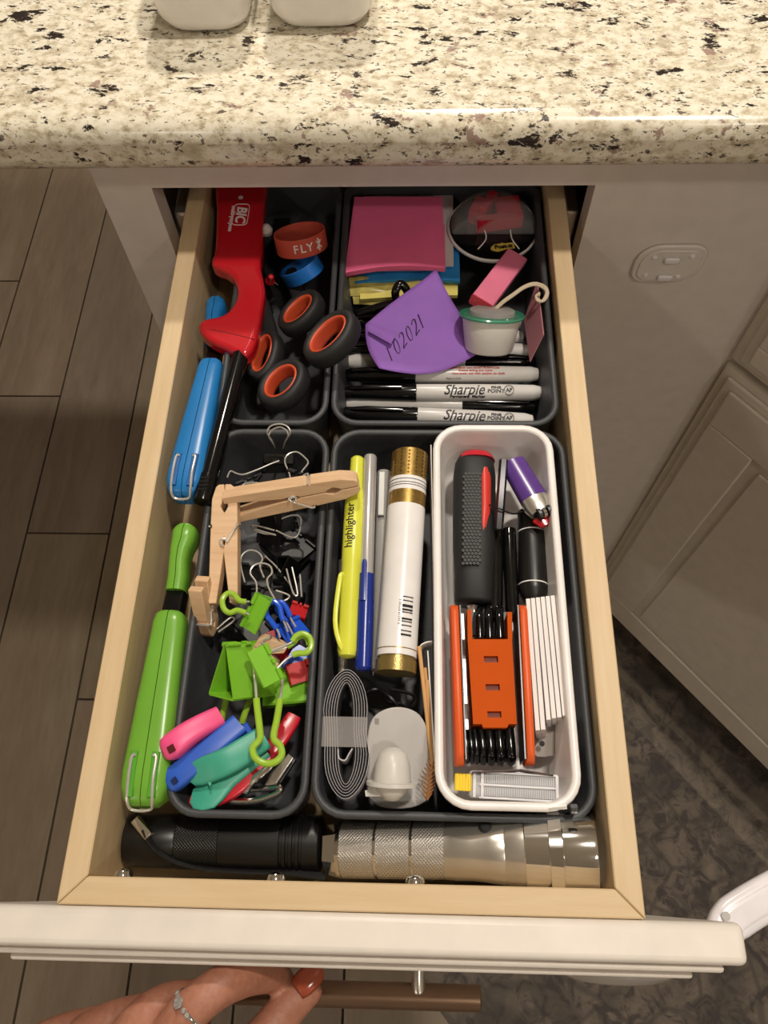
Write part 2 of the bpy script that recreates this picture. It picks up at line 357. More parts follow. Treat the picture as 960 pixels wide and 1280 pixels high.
# ---- base cabinet the drawer slides out of
YF = .431
cab = thing('base_cabinet', 'white base cabinet whose top drawer is pulled open', 'cabinet', (.04, .7, FZ))
def part(name, m, parent, c, size, bevel=0, **k):
    mb = MB(); mb.box(c, size); return mb.build(name, m, parent, bevel=bevel, **k)
def bx(x0, x1, y0, y1, z0, z1): return ((x0 + x1) / 2, (y0 + y1) / 2, (z0 + z1) / 2), (x1 - x0, y1 - y0, z1 - z0)
OL, OR, OT, OB = -.1795, .1225, .031, -.105
mb = MB()
for r_ in ((-.217, OL, YF, YF + .019, -.73, .0635), (OR, .294, YF, YF + .019, -.73, .0635), (OL, OR, YF, YF + .019, OT, .0635), (OL, OR, YF, YF + .019, -.73, OB)): mb.box(*bx(*r_))
mb.build('face_frame', face_paint, cab, smooth=False)
mb = MB(); mb.box(*bx(-.217, -.2, YF + .019, 1.0, -.82, .0635)); mb.build('side_panel', face_paint, cab, smooth=False)
mb = MB(); mb.box(*bx(.277, .294, YF + .019, 1.0, -.82, .0635)); mb.build('side_panel', face_paint, cab, smooth=False)
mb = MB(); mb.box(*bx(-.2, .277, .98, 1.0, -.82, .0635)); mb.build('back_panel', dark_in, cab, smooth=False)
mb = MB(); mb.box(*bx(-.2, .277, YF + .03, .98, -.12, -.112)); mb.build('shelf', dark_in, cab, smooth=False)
mb = MB(); mb.box(*bx(-.2, .277, .5, .515, -.82, -.73)); mb.build('toe_kick', face_paint, cab, smooth=False)
for x in (-.1745, .117):
    mb = MB(); mb.box(*bx(x - .005, x + .005, YF + .022, .93, -.05, -.012)); mb.build('drawer_slide', steel_b, cab, bevel=.002)

# ---- corner cabinet at 49 degrees
D0 = V((.2735, .4245, 0)); U = u2; N = V((-.76, -.65, 0)).normalized()
cc = thing('corner_cabinet', 'white diagonal corner cabinet with stepped-edge door and drawer front', 'cabinet', (D0.x + .3, D0.y + .1, FZ))
def FD(x, z, d=0): return D0 + U * x + N * d + V((0, 0, z))
FM = Matrix((U, V((0, 0, 1)), U.cross(V((0, 0, 1))))).transposed().to_4x4(); FM.translation = D0
NS = 1 if U.cross(V((0, 0, 1))).dot(N) > 0 else -1
def fbox(mb, x0, x1, z0, z1, d0, d1):
    mb.box(((x0 + x1) / 2, (z0 + z1) / 2, NS * (d0 + d1) / 2), (x1 - x0, z1 - z0, abs(d1 - d0)), FM)
mb = MB(); fbox(mb, .012, .56, -.745, .0635, -.04, -.021); mb.build('face_frame', door_paint, cc, smooth=False)
mb = MB(); fbox(mb, .06, .56, -.83, -.73, -.12, -.10); mb.build('toe_kick', door_paint, cc, smooth=False)
def frame_ring(mb, x0, x1, z0, z1, w_, d0, d1):
    fbox(mb, x0, x1, z0, z0 + w_, d0, d1); fbox(mb, x0, x1, z1 - w_, z1, d0, d1); fbox(mb, x0, x0 + w_, z0 + w_, z1 - w_, d0, d1); fbox(mb, x1 - w_, x1, z0 + w_, z1 - w_, d0, d1)
def panel_front(name, x0, x1, z0, z1, inner):
    mb = MB(); fbox(mb, x0, x1, z0, z1, -.02, -.004); d = mb.build(name, door_paint, cc, bevel=.004, seg=3)
    mb = MB(); fbox(mb, x0 + .009, x1 - .009, z0 + .009, z1 - .009, -.004, .0); mb.build('stepped_edge', door_paint, d, bevel=.002)
    mb = MB(); frame_ring(mb, x0 + .018, x1 - .018, z0 + .018, z1 - .018, inner, .0, .004); mb.build('raised_frame', door_paint, d, bevel=.0018)
    q = .018 + inner + .012
    mb = MB(); fbox(mb, x0 + q, x1 - q, z0 + q, z1 - q, .0, .003); mb.build('center_panel', door_paint, d, bevel=.0028)
    return d
panel_front('door', .0, .50, -.735, -.158, .052)
panel_front('drawer_front', .0, .50, -.152, .03, .022)

# ---- child lock plate stuck on the face of the cabinet
P0 = AY(835, 327, YF); lk = thing('lock_plate', 'small clear oval child lock plate stuck on the white cabinet face', 'child lock', (P0.x, YF, P0.z))
LM = frame((P0.x, YF - .0004, P0.z), (1, 0, 0), (0, -1, 0)); sk = .007
def stad(a, b_, n=8, skew=0):
    pts = []
    rr = [(1, b_ * .62), (1, b_ * .95), (1, b_ * .62), (1, b_ * .95)]
    for (sx_, sy_), r in zip(((1, 1), (-1, 1), (-1, -1), (1, -1)), (b_ * .6, b_ * .95, b_ * .6, b_ * .95)):
        a0 = {(1, 1): 0, (-1, 1): 90, (-1, -1): 180, (1, -1): 270}[(sx_, sy_)]
        for i in range(n + 1): t = math.radians(a0 + 90 * i / n); pts.append((sx_ * (a - r) + r * math.cos(t), sy_ * (b_ - r) + r * math.sin(t)))
    return pts
mb = MB(); mb.prism(stad(.0255, .0185), LM, 0, .003); mb.build('plate', mat('pale_lock_plate', 'd9d2cb', .25), lk, bevel=.001)
mb = MB(); mb.prism(stad(.022, .0152), LM, .003, .0042); mb.build('raised_center', MATS['pale_lock_plate'], lk, bevel=.0008)
for x, y in ((-.013, .009), (.014, .01), (-.015, -.009), (.010, -.011)):
    mb = MB(); mb.lathe(LM @ V((x, y, .0042)), (0, -1, 0), [(0, .002), (.0008, .0018), (.0014, .0002)], 12); mb.build('stud', lock_w, lk)
for y in (.007, -.011):
    mb = MB(); mb.box((0, y, .0055), (.011, .005, .003), LM); mb.build('catch', lock_w, lk, bevel=.0012)

# ---- white jars on the counter
for i, (xa, xb, y0, lab) in enumerate(((-.1625, -.1035, .485, 'left one of two white square jars standing on the granite countertop'), (-.0905, -.027, .4875, 'right one of two white square jars standing on the granite countertop'))):
    mb = MB(); rs = []
    for ins, z in ((.012, .1), (.007, .1006), (.003, .1035), (.0, .110), (-.002, .125), (-.0025, .145), (-.001, .151), (.004, .1525)):
        rs.append(rrect(xa + ins, xb - ins, y0 + ins, y0 + .066 - ins, .016, z))
    mb.rings(rs); j = mb.build('square_jar', ceramic); tag(j, lab, 'jar', 'white jars on the countertop')
# ================================================================== DRAWER
dr = thing('drawer', 'open maple drawer with white front, full of sorted odds and ends', 'drawer', (-.028, .2, -.072))
XL, XR, YB, YE, T, DH = -.166, .1098, -.0078, .505, .0128, -.075
def mitre(x0, x1):  # side board with a mitred front corner
    return [(x0, YB), (x1, YB + T), (x1, YE), (x0, YE)]
g_ = .0002
for n_, poly, m_ in (('side_board', [(XL, YB), (XL + T, YB + T), (XL + T, YE), (XL, YE)], maple), ('side_board', [(XR, YB), (XR, YE), (XR - T, YE), (XR - T, YB + T)], maple),
                    ('front_board', [(XL + g_ * 2, YB), (XR - g_ * 2, YB), (XR - T, YB + T - g_ * 2), (XL + T, YB + T - g_ * 2)], maple_x), ('back_board', [(XL + T, YE - T), (XR - T, YE - T), (XR - T, YE), (XL + T, YE)], maple_x)):
    mb = MB(); mb.prism(poly, Matrix.Identity(4), DH, 0); mb.build(n_, m_, dr, bevel=.0006, seg=1, smooth=False)
mb = MB(); mb.box(*bx(XL + T, XR - T, YB + T, YE - T, -.068, -.062)); mb.build('bottom_board', maple_in, dr, smooth=False)
FX0, FX1, FZT = -.2105, .1535, .0015
fp = MB(); fp.box(*bx(FX0, FX1, -.0255, -.0080, -.15, FZT)); fp = fp.build('front_panel', white_paint, dr, bevel=.0035, seg=3)
mb = MB(); mb.box(*bx(FX0 + .009, FX1 - .009, -.0288, -.0255, -.141, FZT - .007)); mb.build('stepped_edge', white_paint, fp, bevel=.0018)
mb = MB(); mb.box(*bx(FX0 + .021, FX1 - .021, -.0320, -.0288, -.129, FZT - .015)); mb.build('raised_field', white_paint, fp, bevel=.0018)
HY, HZ = -.0497, -.09
hd = MB(); hd.lathe((-.105, HY, HZ), (1, 0, 0), [(0, .0055), (.0008, .0066), (.1445, .0066), (.1453, .0055)], 28); hd = hd.build('bar_handle', bronze, dr)
for x in (.0062, -.0700):
    mb = MB(); mb.lathe((x, -.0315, HZ + .0040), (0, -1, 0), [(0, .0038), (.0150, .0038), (.0165, .003), (.0170, .001)], 20); mb.build('post', steel_b, hd)
for px in (152, 344, 519):
    p = A(px, 1093, -.006); mb = MB()
    mb.lathe((p.x, YB + T - .0005, -.0085), (0, 1, 0), [(0, .0048), (.0012, .0048), (.0028, .0042), (.004, .0022), (.0042, .0002)], 16); mb.build('screw', chrome, dr)
# ---- bins
def bin_(x0, x1, y0, y1, zt, h, m, label, wl=.0042, r=.018, tp=.004, group='drawer organiser bins', rim=None):
    mb = MB(); rs = []; zb = zt - h
    def R(i, z): rs.append(rrect(x0 + i, x1 - i, y0 + i, y1 - i, max(r - i, .004), z))
    R(.02, zb); R(tp + .006, zb); R(tp + .0016, zb + .0015); R(tp, zb + .006); R(.0016, zt - .006); R(.0008, zt - .003)
    for a in range(0, 181, 30): c = math.cos(math.radians(a)); R(wl / 2 - wl / 2 * c, zt - .0018 + .0018 * math.sin(math.radians(a)))
    R(wl + .0002, zt - .006); R(tp + wl, zb + .009); R(tp + wl + .004, zb + .004); R(.025, zb + .0035)
    mb.rings(rs); o = mb.build('organizer_bin', m, angle=60); tag(o, label, 'bin', group); return o
BZ = -.011
bin_(-.1252, -.0512, .0325, .2645, BZ, .0505, bin_dark, 'narrow charcoal bin of binder clips and clothespins, front left of the drawer')
bin_(-.0502, .0958, .0335, .2645, BZ, .0505, bin_dark, 'wide charcoal bin of pens and tube holding the white bin, front right of drawer')
bin_(-.1262, -.0535, .2672, .489, BZ, .0505, bin_dark, 'charcoal bin of scissors and wristbands at the back left of the drawer')
bin_(-.0522, .0945, .2672, .489, BZ, .0505, bin_dark, 'charcoal bin of markers and sticky notes at the back right of the drawer')
bin_(.0131, .0863, .0379, .2618, -.001, .051, bin_white, 'white plastic bin of hand tools nested inside the wide charcoal bin', wl=.0046, group=None)

# ================================================================== CONTENTS
def base(*pts):
    c = sum((V(p) for p in pts), V((0, 0, 0))) / len(pts); c.z = min(p[2] for p in pts); return c
# ---- folding tools with wire loop (green, blue)
def tool(c0, c1, c2, c3, w0, w1, wt, h, m, lab, s0=0):
    "body from front end c0 to c1, black joint to c2, tail handle to c3 (top centre line points)"
    t = thing('utility_tool', lab, 'tool', base(c0, c1) - V((0, 0, h)), 'folding tools along the left side')
    ax = (c1 - c0); L = ax.length; a = ax.normalized(); sd = a.cross(V((0, 0, 1))).normalized(); up = sd.cross(a)
    prof = [(0, .55, .55), (.03, .82, .8), (.09, .97, .95), (.16, 1, 1), (.5, .88, .97), (.8, .76, .9), (.94, .72, .86), (.985, .64, .8), (1, .5, .7)]
    for s in (-1, 1):
        mb = MB(); pts = []; ws = []; hs = []
        for f, wf, hf in prof:
            wd = w0 * wf if f < .5 else (w0 * wf)
            pts.append(c0 + a * L * f - up * (h / 2)); ws.append(wd); hs.append(h * hf)
        mb.loft(pts, ws, hs, up=up, n=32, e=3.6, clamp=s); mb.build('body_half', m, t, angle=50)
    # slot block and wire at the front end
    zt = up * .0006
    mb = MB(); 
    for s in (-1, 1):
        mb.loft([c0 + a * .004 + sd * s * w0 * .22 + zt - up * .004, c0 + a * .026 + sd * s * w0 * .22 - up * .002], .0042, .006, up=up, e=6)
    mb.build('wire_slot', mat('slot_' + m.name, {'lime_green_plastic': '4f9a22'}.get(m.name, '145a9a'), .5), t)
    wz = up * .0013
    pts = curve([c0 + a * .024 + sd * w0 * .17 + wz, c0 + a * .023 + sd * w0 * .25 + wz, c0 + a * .012 + sd * w0 * .25 + wz, c0 + a * .002 + sd * w0 * .25 - up * .002, c0 - a * .0015 + sd * w0 * .18 - up * .007,
                 c0 - a * .0018 - sd * w0 * .18 - up * .007, c0 + a * .002 - sd * w0 * .25 - up * .002, c0 + a * .012 - sd * w0 * .25 + wz, c0 + a * .023 - sd * w0 * .25 + wz, c0 + a * .024 - sd * w0 * .17 + wz], 5)
    mb = MB(); mb.tube(pts, .0008); mb.build('wire_loop', steel, t)
    mb = MB(); mb.loft([c1 - a * .006 - up * h * .5, c2 + a * .004 - up * h * .5], w0 * .44, h * .5, up=up, e=9, n=32); mb.build('joint', black_gl, t)
    a2 = (c3 - c2).normalized(); L2 = (c3 - c2).length
    for s in (-1, 1):
        mb = MB(); pts = []; ws = []; hs = []
        for f, wf, bend in ((0, .82, 0), (.2, .82, 0), (.45, .78, -.001), (.62, .86, -.001), (.78, 1.0, 0), (.9, 1.03, .0), (.97, .9, 0), (1, .62, 0)):
            pts.append(c2 + a2 * L2 * f + sd * bend - up * (h * .42)); ws.append(wt * wf); hs.append(h * .8 * (1 if f < .95 else .8))
        mb.loft(pts, ws, hs, up=up, n=28, e=3.2, clamp=s); mb.build('tail_half', m, t, angle=50)
    return t
gz = -.005
tool(A(172, 1006, gz), A(209, 760, gz), A(216, 735, -.012), A(229, 652, -.012), .0255, .017, .0145, .022, green_p, 'lime green folding plastic tool lying along the left side of the drawer')
tool(A(224, 612, .0), A(262, 443, -.008), A(264, 425, -.018), A(268, 367, -.022), .0235, .017, .014, .022, blue_p, 'blue folding plastic tool with wire loop beside the long red lighter')

# ---- red utility lighter
t = thing('utility_lighter', 'long red utility lighter with black barrel, back left of the drawer', 'lighter', A(290, 340, -.045))
zl = .0; top = -.006
def OUT(pxs, z): return [A(x, y, z) for x, y in pxs]
body = [(271, 200), (330, 200), (329, 260), (327, 310), (325, 330), (329, 350), (330, 365), (326, 390), (321, 418), (314, 436), (304, 444), (285, 436), (262, 425), (249, 413), (248, 403), (256, 397), (272, 394), (284, 388), (293, 376), (296, 362), (292, 348), (282, 338), (266, 331), (264, 322), (268, 310), (270, 260)]
P = OUT(body, top); mb = MB(); Q = curve(P, 3, True)
mb.prism([(p.x, p.y) for p in Q], Matrix.Identity(4), top - .013, top)
mb.build('body', red_p, t, bevel=.004, seg=4, angle=60)
mb = MB(); sa, sb = A(304, 432, -.012), A(253, 628, -.008)
sd_ = (sb - sa).normalized()
mb.lathe(sa - sd_ * .004, sd_, [(0, .0052), (.004, .0056), ((sb - sa).length * .88, .0056), ((sb - sa).length * .885, .0062), ((sb - sa).length * .99, .0064), ((sb - sa).length + .004, .0056)], 24); bar_ = mb.build('barrel', black_gl, t)
for i in range(4):
    c = sa + (sb - sa) * (.885 + .022 * i) + V((0, 0, .0058)); mb = MB(); mb.loft([c - V((.0028, 0, 0)), c + V((.0028, 0, 0))], .0014, .0016, up=(0, 0, 1), e=3); mb.build('vent_slot', dark_hole if False else mat('slot_black', '050505', .9), bar_)
mb = MB(); c = A(334, 291, -.016); mb.lathe(c, (0, 0, 1), [(0, .004), (.003, .0045), (.006, .003), (.007, .0005)], 16); mb.build('trigger_lock', mat('white_trigger', 'd8d2ca', .4), t)
ca = A(302, 268, top); tm = frame(ca + V((0, 0, .0002)), (0.02, 1, 0), (0, 0, 1)); tm = tm @ Matrix.Rotation(0, 4, 'Z')
TM = lambda x, y: Matrix.Translation(A(x, y, top + .0001)) @ Matrix.Rotation(math.radians(-91), 4, 'Z')
text('BIC', TM(301, 268), .0105, mat('white_print', 'e8dede', .5), t, bold=.0003, shear=.2)
mb = MB(); rr = rrect(-.0105, .0105, -.0056, .0056, .003, 0, 4); mb.tube([TM(301, 268) @ p for p in rr], .0003, 6, True); mb.build('logo_outline', MATS['white_print'], t)
text('multi-purpose', TM(290, 273), .0045, MATS['white_print'], t, bold=.00012)
mb = MB(); mb.lathe(TM(301, 247) @ V((-.0, 0, 0)), (0, 0, 1), [(0, .0018), (.0002, .0018)], 14); mb.build('logo_dot', MATS['white_print'], t)
mb = MB(); mb.tube(OUT([(262, 412), (285, 416), (318, 424)], top + .0), .0003, 6); mb.build('seam', mat('dark_red_seam', '7a0d12', .4), t)

# ---- scissors: two pairs, blades pointing to the back
def loop(t, pts, wd, ht, upv, linerw=.0016):
    c = sum(pts, V((0, 0, 0))) / len(pts); Q = curve(pts, 5, True); upv = V(upv).normalized()
    mb = MB(); mb.loft(Q, wd, ht, up=upv, n=14, e=2.6, closed=True); h_ = mb.build('handle_loop', black_r, t, angle=80)
    def shr(p, d): v = p - c; v = v - upv * v.dot(upv); return p - v.normalized() * d
    Q2 = [shr(p, wd * .42) for p in Q]
    mb = MB(); mb.loft(Q2, linerw * 1.6, ht * .93, up=upv, n=10, e=4, closed=True); mb.build('loop_liner', orange_r, h_, angle=80)
def ell(cx, cy, z, a, b_, rot, tilt, sq=1.0, n=10):
    "ring of points round A(cx,cy,z); a, b half axes in m; rot in plane; tilted by raising its far side"
    c = A(cx, cy, z); out = []
    M_ = Matrix.Rotation(rot, 4, 'Z') @ Matrix.Rotation(tilt[0], 4, 'X') @ Matrix.Rotation(tilt[1], 4, 'Y')
    for i in range(n): th = 2 * PI * i / n; out.append(c + M_ @ V((a * math.cos(th), b_ * math.sin(th), 0)))
    return out, M_ @ V((0, 0, 1))
def blades(t, p0, p1, wd=.012):
    for s in (-1, 1):
        mb = MB(); d = (p1 - p0); sdv = d.cross(V((0, 0, 1))).normalized()
        mb.loft([p0 + sdv * s * .006, p0 + d * .35 + sdv * s * .001, p0 + d * .95 - sdv * s * .004, p1 - sdv * s * .005], [.012, .013, .006, .001], [.0016] * 4, e=6); mb.build('blade', dark_steel, t)
t = thing('scissors', 'black scissors with orange lined loops, upper pair behind the red lighter', 'scissors', A(395, 370, -.045), 'scissors in the back left bin')
R = math.radians
def ell2(cx, cy, z, a, b_, mj, axv, n=10):
    c = A(cx, cy, z); n_ = V(axv).normalized(); m_ = V(mj); m_ = (m_ - n_ * m_.dot(n_)).normalized(); q_ = n_.cross(m_)
    return [c + m_ * a * math.cos(2 * PI * i / n) + q_ * b_ * math.sin(2 * PI * i / n) for i in range(n)], n_
p, n_ = ell2(377, 392, -.012, .0150, .0112, (.75, .7, 0), (-.42, .08, .9)); loop(t, p, .0070, .0125, n_)
p, n_ = ell2(415, 424, .002, .0180, .0138, (.75, .7, 0), (-.46, .10, .88)); loop(t, p, .0075, .0135, n_)
mb = MB(); mb.loft(curve([A(386, 402, -.022), A(370, 360, -.035), A(352, 320, -.04)], 4), [.012] * 8 + [.01], [.007] * 9, e=3); mb.build('shank', black_r, t)
blades(t, A(355, 322, -.038), A(352, 262, -.046))
t = thing('scissors', 'black scissors with orange lined loops, lower pair nearest the drawer front', 'scissors', A(340, 460, -.045), 'scissors in the back left bin')
p, n_ = ell2(332, 446, -.020, .0175, .0098, (.1, 1, 0), (-.42, .02, .9)); loop(t, p, .0066, .0115, n_)
p, n_ = ell2(355, 482, -.014, .0160, .0138, (.4, .9, 0), (-.36, .10, .92)); loop(t, p, .0072, .0125, n_)
mb = MB(); mb.loft(curve([A(345, 470, -.028), A(338, 420, -.036), A(325, 375, -.042)], 4), [.012] * 8 + [.01], [.007] * 9, e=3); mb.build('shank', black_r, t)
blades(t, A(325, 380, -.044), A(318, 300, -.05))

# ---- wristbands
def band(cx, cy, z, r, ht, tilt, rot, m, nm, lab, sq=1):
    t = thing(nm, lab, 'wristband', A(cx, cy, z) - V((0, 0, .012)), 'silicone wristbands'); c = A(cx, cy, z)
    M_ = Matrix.Translation(c) @ Matrix.Rotation(rot, 4, 'Z') @ Matrix.Rotation(tilt, 4, 'X')
    mb = MB(); rs = []
    for dr_, dz in ((0, -.5), (.5, -.5), (.5, .5), (0, .5)):
        rs.append([M_ @ V(((r + dr_ * .0034) * math.cos(2 * PI * i / 48), (r * sq + dr_ * .0034) * math.sin(2 * PI * i / 48), dz * ht)) for i in range(48)])
    mb.rings(rs, closed=True); mb.build('band', m, t, bevel=.0004, seg=2); return t, M_
t, M_ = band(376, 300, -.012, .0172, .0135, R(-22), R(16), coral_r, 'wristband', 'coral red silicone wristband lettered FLY standing in the back left bin', .88)
def wrapband(s_, ang, size, M_, r, sq):
    # letters laid round the outside of the band, one by one
    for i, ch in enumerate(s_):
        a = ang + i * .27; p = V(((r + .0018) * math.cos(a), (r * sq + .0018) * math.sin(a), 0)); nrm = V((math.cos(a), math.sin(a), 0))
        fm_ = frame(p, (-math.sin(a), math.cos(a), 0), nrm); text(ch, M_ @ fm_, size, MATS['white_print'], t, bold=.0001)
wrapband('FLY', R(-108), .0085, M_, .0172, .88)
for k, (aa, bb) in enumerate(((-.9, .9), (.9, -.9), (0, 0))):
    a = R(-54); p = V((.019 * math.cos(a), (.0172 * .88 + .0018) * math.sin(a), 0)); fm_ = frame(p, (-math.sin(a), math.cos(a), 0), (math.cos(a), math.sin(a), 0))
    mb = MB(); mb.tube([M_ @ fm_ @ V((aa * .0022, -.0045 if k == 2 else -.0028, 0.0)), M_ @ fm_ @ V((bb * .0022, .0045 if k == 2 else .0028, 0))], .00055, 6); mb.build('dragonfly_mark', MATS['white_print'], t)
band(377, 338, -.026, .0128, .010, R(-38), R(50), blue_r, 'wristband', 'blue silicone wristband half hidden under the coral wristband', 1.35)
c = A(338, 349, -.024)
t = thing('push_pin', 'small shiny red push pin beside the lighter', 'push pin', c - V((0, 0, .004)))
mb = MB(); mb.lathe(c, (.3, -.3, 1), [(-.004, .0032), (-.003, .0036), (0, .002), (.003, .0024), (.0045, .0018), (.005, .0003)], 16); mb.build('head', red_p, t)
mb = MB(); mb.tube([c, c - V((-.004, -.002, .008))], .0004); mb.build('needle', steel, t)

# ---- binder clips
def clip(O, d, n, Wd, L, H, m, wire, lab, coat=None, ang=(0, 0), name='binder_clip', group='black binder clips', hl=1.0, hw=1.0, hp=(), cr=(.16, .84)):
    d = V(d).normalized(); n = V(n); n = (n - d * n.dot(d)).normalized(); w_ = d.cross(n); O = V(O)
    t = thing(name, lab, 'binder clip', O - V((0, 0, H / 2)), group)
    def X(a, b_, c): return O + d * a + n * b_ + w_ * c
    th = .00045
    outp = [(L, .0004 + th), (L * .02, H / 2), (-.0006, H / 2 - .0008), (-.0006, -H / 2 + .0008), (L * .02, -H / 2), (L, -.0004 - th)]
    inp = [(L, -.0004), (L * .05, -H / 2 + .0012), (.0006, -H / 2 + .0014), (.0006, H / 2 - .0014), (L * .05, H / 2 - .0012), (L, .0004)]
    poly = outp + inp; k = len(poly); mb = MB()
    for i in range(5):   # five thin quads strips: outer skin, inner skin, both sides
        a, b_ = outp[i], outp[i + 1]; c_, e_ = inp[4 - i], inp[5 - i]
        vs_ = [X(p[0], p[1], s) for s in (-Wd / 2, Wd / 2) for p in (a, b_, c_, e_)]
        mb.add(vs_, [(0, 1, 2, 3), (7, 6, 5, 4), (0, 4, 5, 1), (2, 6, 7, 3), (1, 5, 6, 2), (3, 7, 4, 0)])
    for s in (-1, 1):
        for q in (-1, 1):
            mb.lathe(X(L, s * .0014, q * Wd * .5 if q < 0 else Wd * .2), w_, [(0, .0013), (Wd * .3, .0013)], 10)
        mb.lathe(X(L, s * .0014, -Wd * .06), w_, [(0, .0013), (Wd * .12, .0013)], 10)
    mb.build('clip_body', m, t, smooth=True, angle=30)
    for s, an in ((1, ang[0]), (-1, ang[1])):
        if an is None: continue
        an = R(an); hd_ = d * math.cos(an) + n * s * math.sin(an); o2 = X(L, s * .0018, 0); LL = L * 1.25 * hl
        sh = [(-.17, 0), (-.165, .15), (-.12, .55), (-.22, .72), (-.27, .86), (-.2, .97), (0, 1.02), (.2, .97), (.27, .86), (.22, .72), (.12, .55), (.165, .15), (.17, 0)]
        Q = curve([o2 + w_ * Wd * hw * x + hd_ * LL * y for x, y in sh], 4); k = len(Q)
        mb = MB(); mb.tube(Q, wire, 8); h_ = mb.build('wire_handle', steel, t)
        if coat: mb = MB(); mb.tube(Q[k // 6: k - k // 6], wire * 1.75, 10); mb.build('handle_coating', coat, h_)
    for path in hp:
        Q = curve([A(*q) for q in path], 5); k = len(Q); mb = MB(); mb.tube(Q, wire, 8); h_ = mb.build('wire_handle', steel, t)
        if coat: mb = MB(); mb.tube(Q[int(k * cr[0]): int(k * cr[1])], wire * (2.3 if wire > .0007 else 2.7), 10); mb.build('handle_coating', coat, h_)
    return t
zb_ = -.03
Nn = (None, None)
def Z_(z, pts): return [(x, y, z) for x, y in pts]
blk = [  # spine px, z, direction, normal, W, L, H, angles, handle paths, label
    ((350, 578), -.040, (0.0, .9, .75), (0, -1, .6), .019, .015, .011, Nn, [[(343, 558, -.022), (340, 551, -.012), (334, 541, -.004), (338, 533, -.001), (349, 530, .0), (359, 533, -.001), (363, 541, -.004), (357, 551, -.012), (355, 558, -.022)], [(344, 560, -.024), (341, 554, -.014), (336, 545, -.006), (341, 537, -.003), (350, 534, -.002), (358, 538, -.003), (360, 545, -.006), (356, 553, -.014), (354, 560, -.024)]], 'black binder clip standing upright with silver handles at the top of the bin'),
    ((372, 618), -.030, (.15, .5, .5), (-.3, -.6, .8), .018, .014, .011, Nn, [Z_(-.020, [(363, 598), (361, 590), (356, 577), (360, 568), (371, 565), (381, 572), (385, 579), (377, 590), (374, 600)])], 'black binder clip whose rounded silver handle rises behind the clothespin'),
    ((360, 606), -.038, (-1, .5, .15), (0, .3, 1), .022, .018, .012, Nn, [Z_(-.018, [(349, 576), (338, 580), (322, 587), (305, 593), (296, 592), (288, 589), (284, 597)])], 'black binder clip with long silver handle reaching left near the bin corner'),
    ((322, 622), -.042, (-.5, .9, .2), (0, .2, 1), .018, .014, .010, Nn, [Z_(-.026, [(297, 615), (304, 606), (311, 604), (324, 604), (334, 613)])], 'black binder clip with bent handle just behind the clothespins'),
    ((352, 662), -.032, (-1, .1, 0), (.2, -.8, 1), .019, .014, .011, Nn, [Z_(-.022, [(343, 663), (325, 658), (316, 657), (318, 661), (345, 669)]), Z_(-.023, [(344, 668), (330, 667), (316, 662)])], 'black binder clip below the horizontal clothespin, handles pointing left'),
    ((315, 735), -.044, (.1, 1, .1), (0, -.2, 1), .022, .014, .010, Nn, [Z_(-.020, [(306, 728), (301, 708), (302, 695), (311, 688), (322, 690), (328, 698), (325, 708), (330, 722)])], 'black binder clip in the middle of the bin, round silver handle upright'),
    ((335, 760), -.040, (-.1, 1, .1), (0, -.3, 1), .019, .012, .010, Nn, [Z_(-.014, [(321, 742), (320, 728), (313, 717), (316, 708), (326, 704), (337, 707), (340, 716), (334, 724), (336, 735), (344, 750)])], 'black binder clip above the small green clip, silver handle to the back'),
    ((362, 702), -.036, (-.1, -1, .0), (.9, 0, .4), .016, .012, .010, Nn, [Z_(-.024, [(358, 711), (366, 740), (372, 742), (365, 709)]), Z_(-.026, [(375, 718), (377, 746)])], 'black binder clip at the right wall of the bin, handles to the front'),
    ((372, 760), -.042, (-1, .4, 0), (0, .4, 1), .019, .013, .010, Nn, [Z_(-.026, [(330, 745), (350, 752), (362, 745), (345, 738)])], 'black binder clip behind the blue clip'),
    ((345, 655), -.030, (1, .3, 0), (.3, -.8, 1), .012, .012, .010, Nn, [Z_(-.024, [(345, 663), (366, 672), (374, 665), (376, 648), (366, 644), (348, 650)])], 'small black binder clip with a thin triangular handle beside the bin wall'),
    ((345, 700), -.046, (.6, .7, 0), (0, .1, 1), .028, .022, .012, Nn, [Z_(-.030, [(331, 695), (345, 708), (362, 730)])], 'larger black binder clip lying flat on the bin floor'),
    ((305, 795), -.044, (.7, .7, .1), (0, 0, 1), .019, .015, .010, Nn, [Z_(-.026, [(271, 786), (288, 772), (292, 776), (273, 790)])], 'black binder clip beside the steeply standing clothespin'),
]
for px, z, d, n_, W_, L_, H_, an, hp_, lab in blk: clip(A(*px, z), d, n_, W_, L_, H_, black_m, .00055, lab, ang=an, hp=hp_)
LG = 'lime green binder clips'
clip(A(303, 868, -.020), (.06, 1, .42), (.80, -.12, .60), .030, .028, .021, lime_m, .0008, 'largest lime green binder clip, its open triangular end facing left', lime_c, Nn, group=LG, hp=[Z_(-.024, [(283, 868), (280, 885), (277, 900)]), Z_(-.026, [(312, 875), (306, 892), (302, 905)])], cr=(0, 1))
clip(A(364, 880, -.034), (-.1, 1, .1), (0, -.2, 1), .030, .024, .014, lime_m, .0008, 'lime green binder clip beneath, its long coated handle pointing to the drawer front', lime_c, Nn, group=LG,
     hp=[[(317, 835, -.008), (319, 850, -.003), (321, 880, -.001), (325, 915, .000), (324, 925, .0), (316, 935, .0), (319, 947, .0), (330, 954, .0), (343, 953, .0), (352, 944, .0), (350, 932, .0), (342, 922, .0), (346, 900, -.002), (350, 875, -.006), (353, 850, -.012)]], cr=(.13, .93))
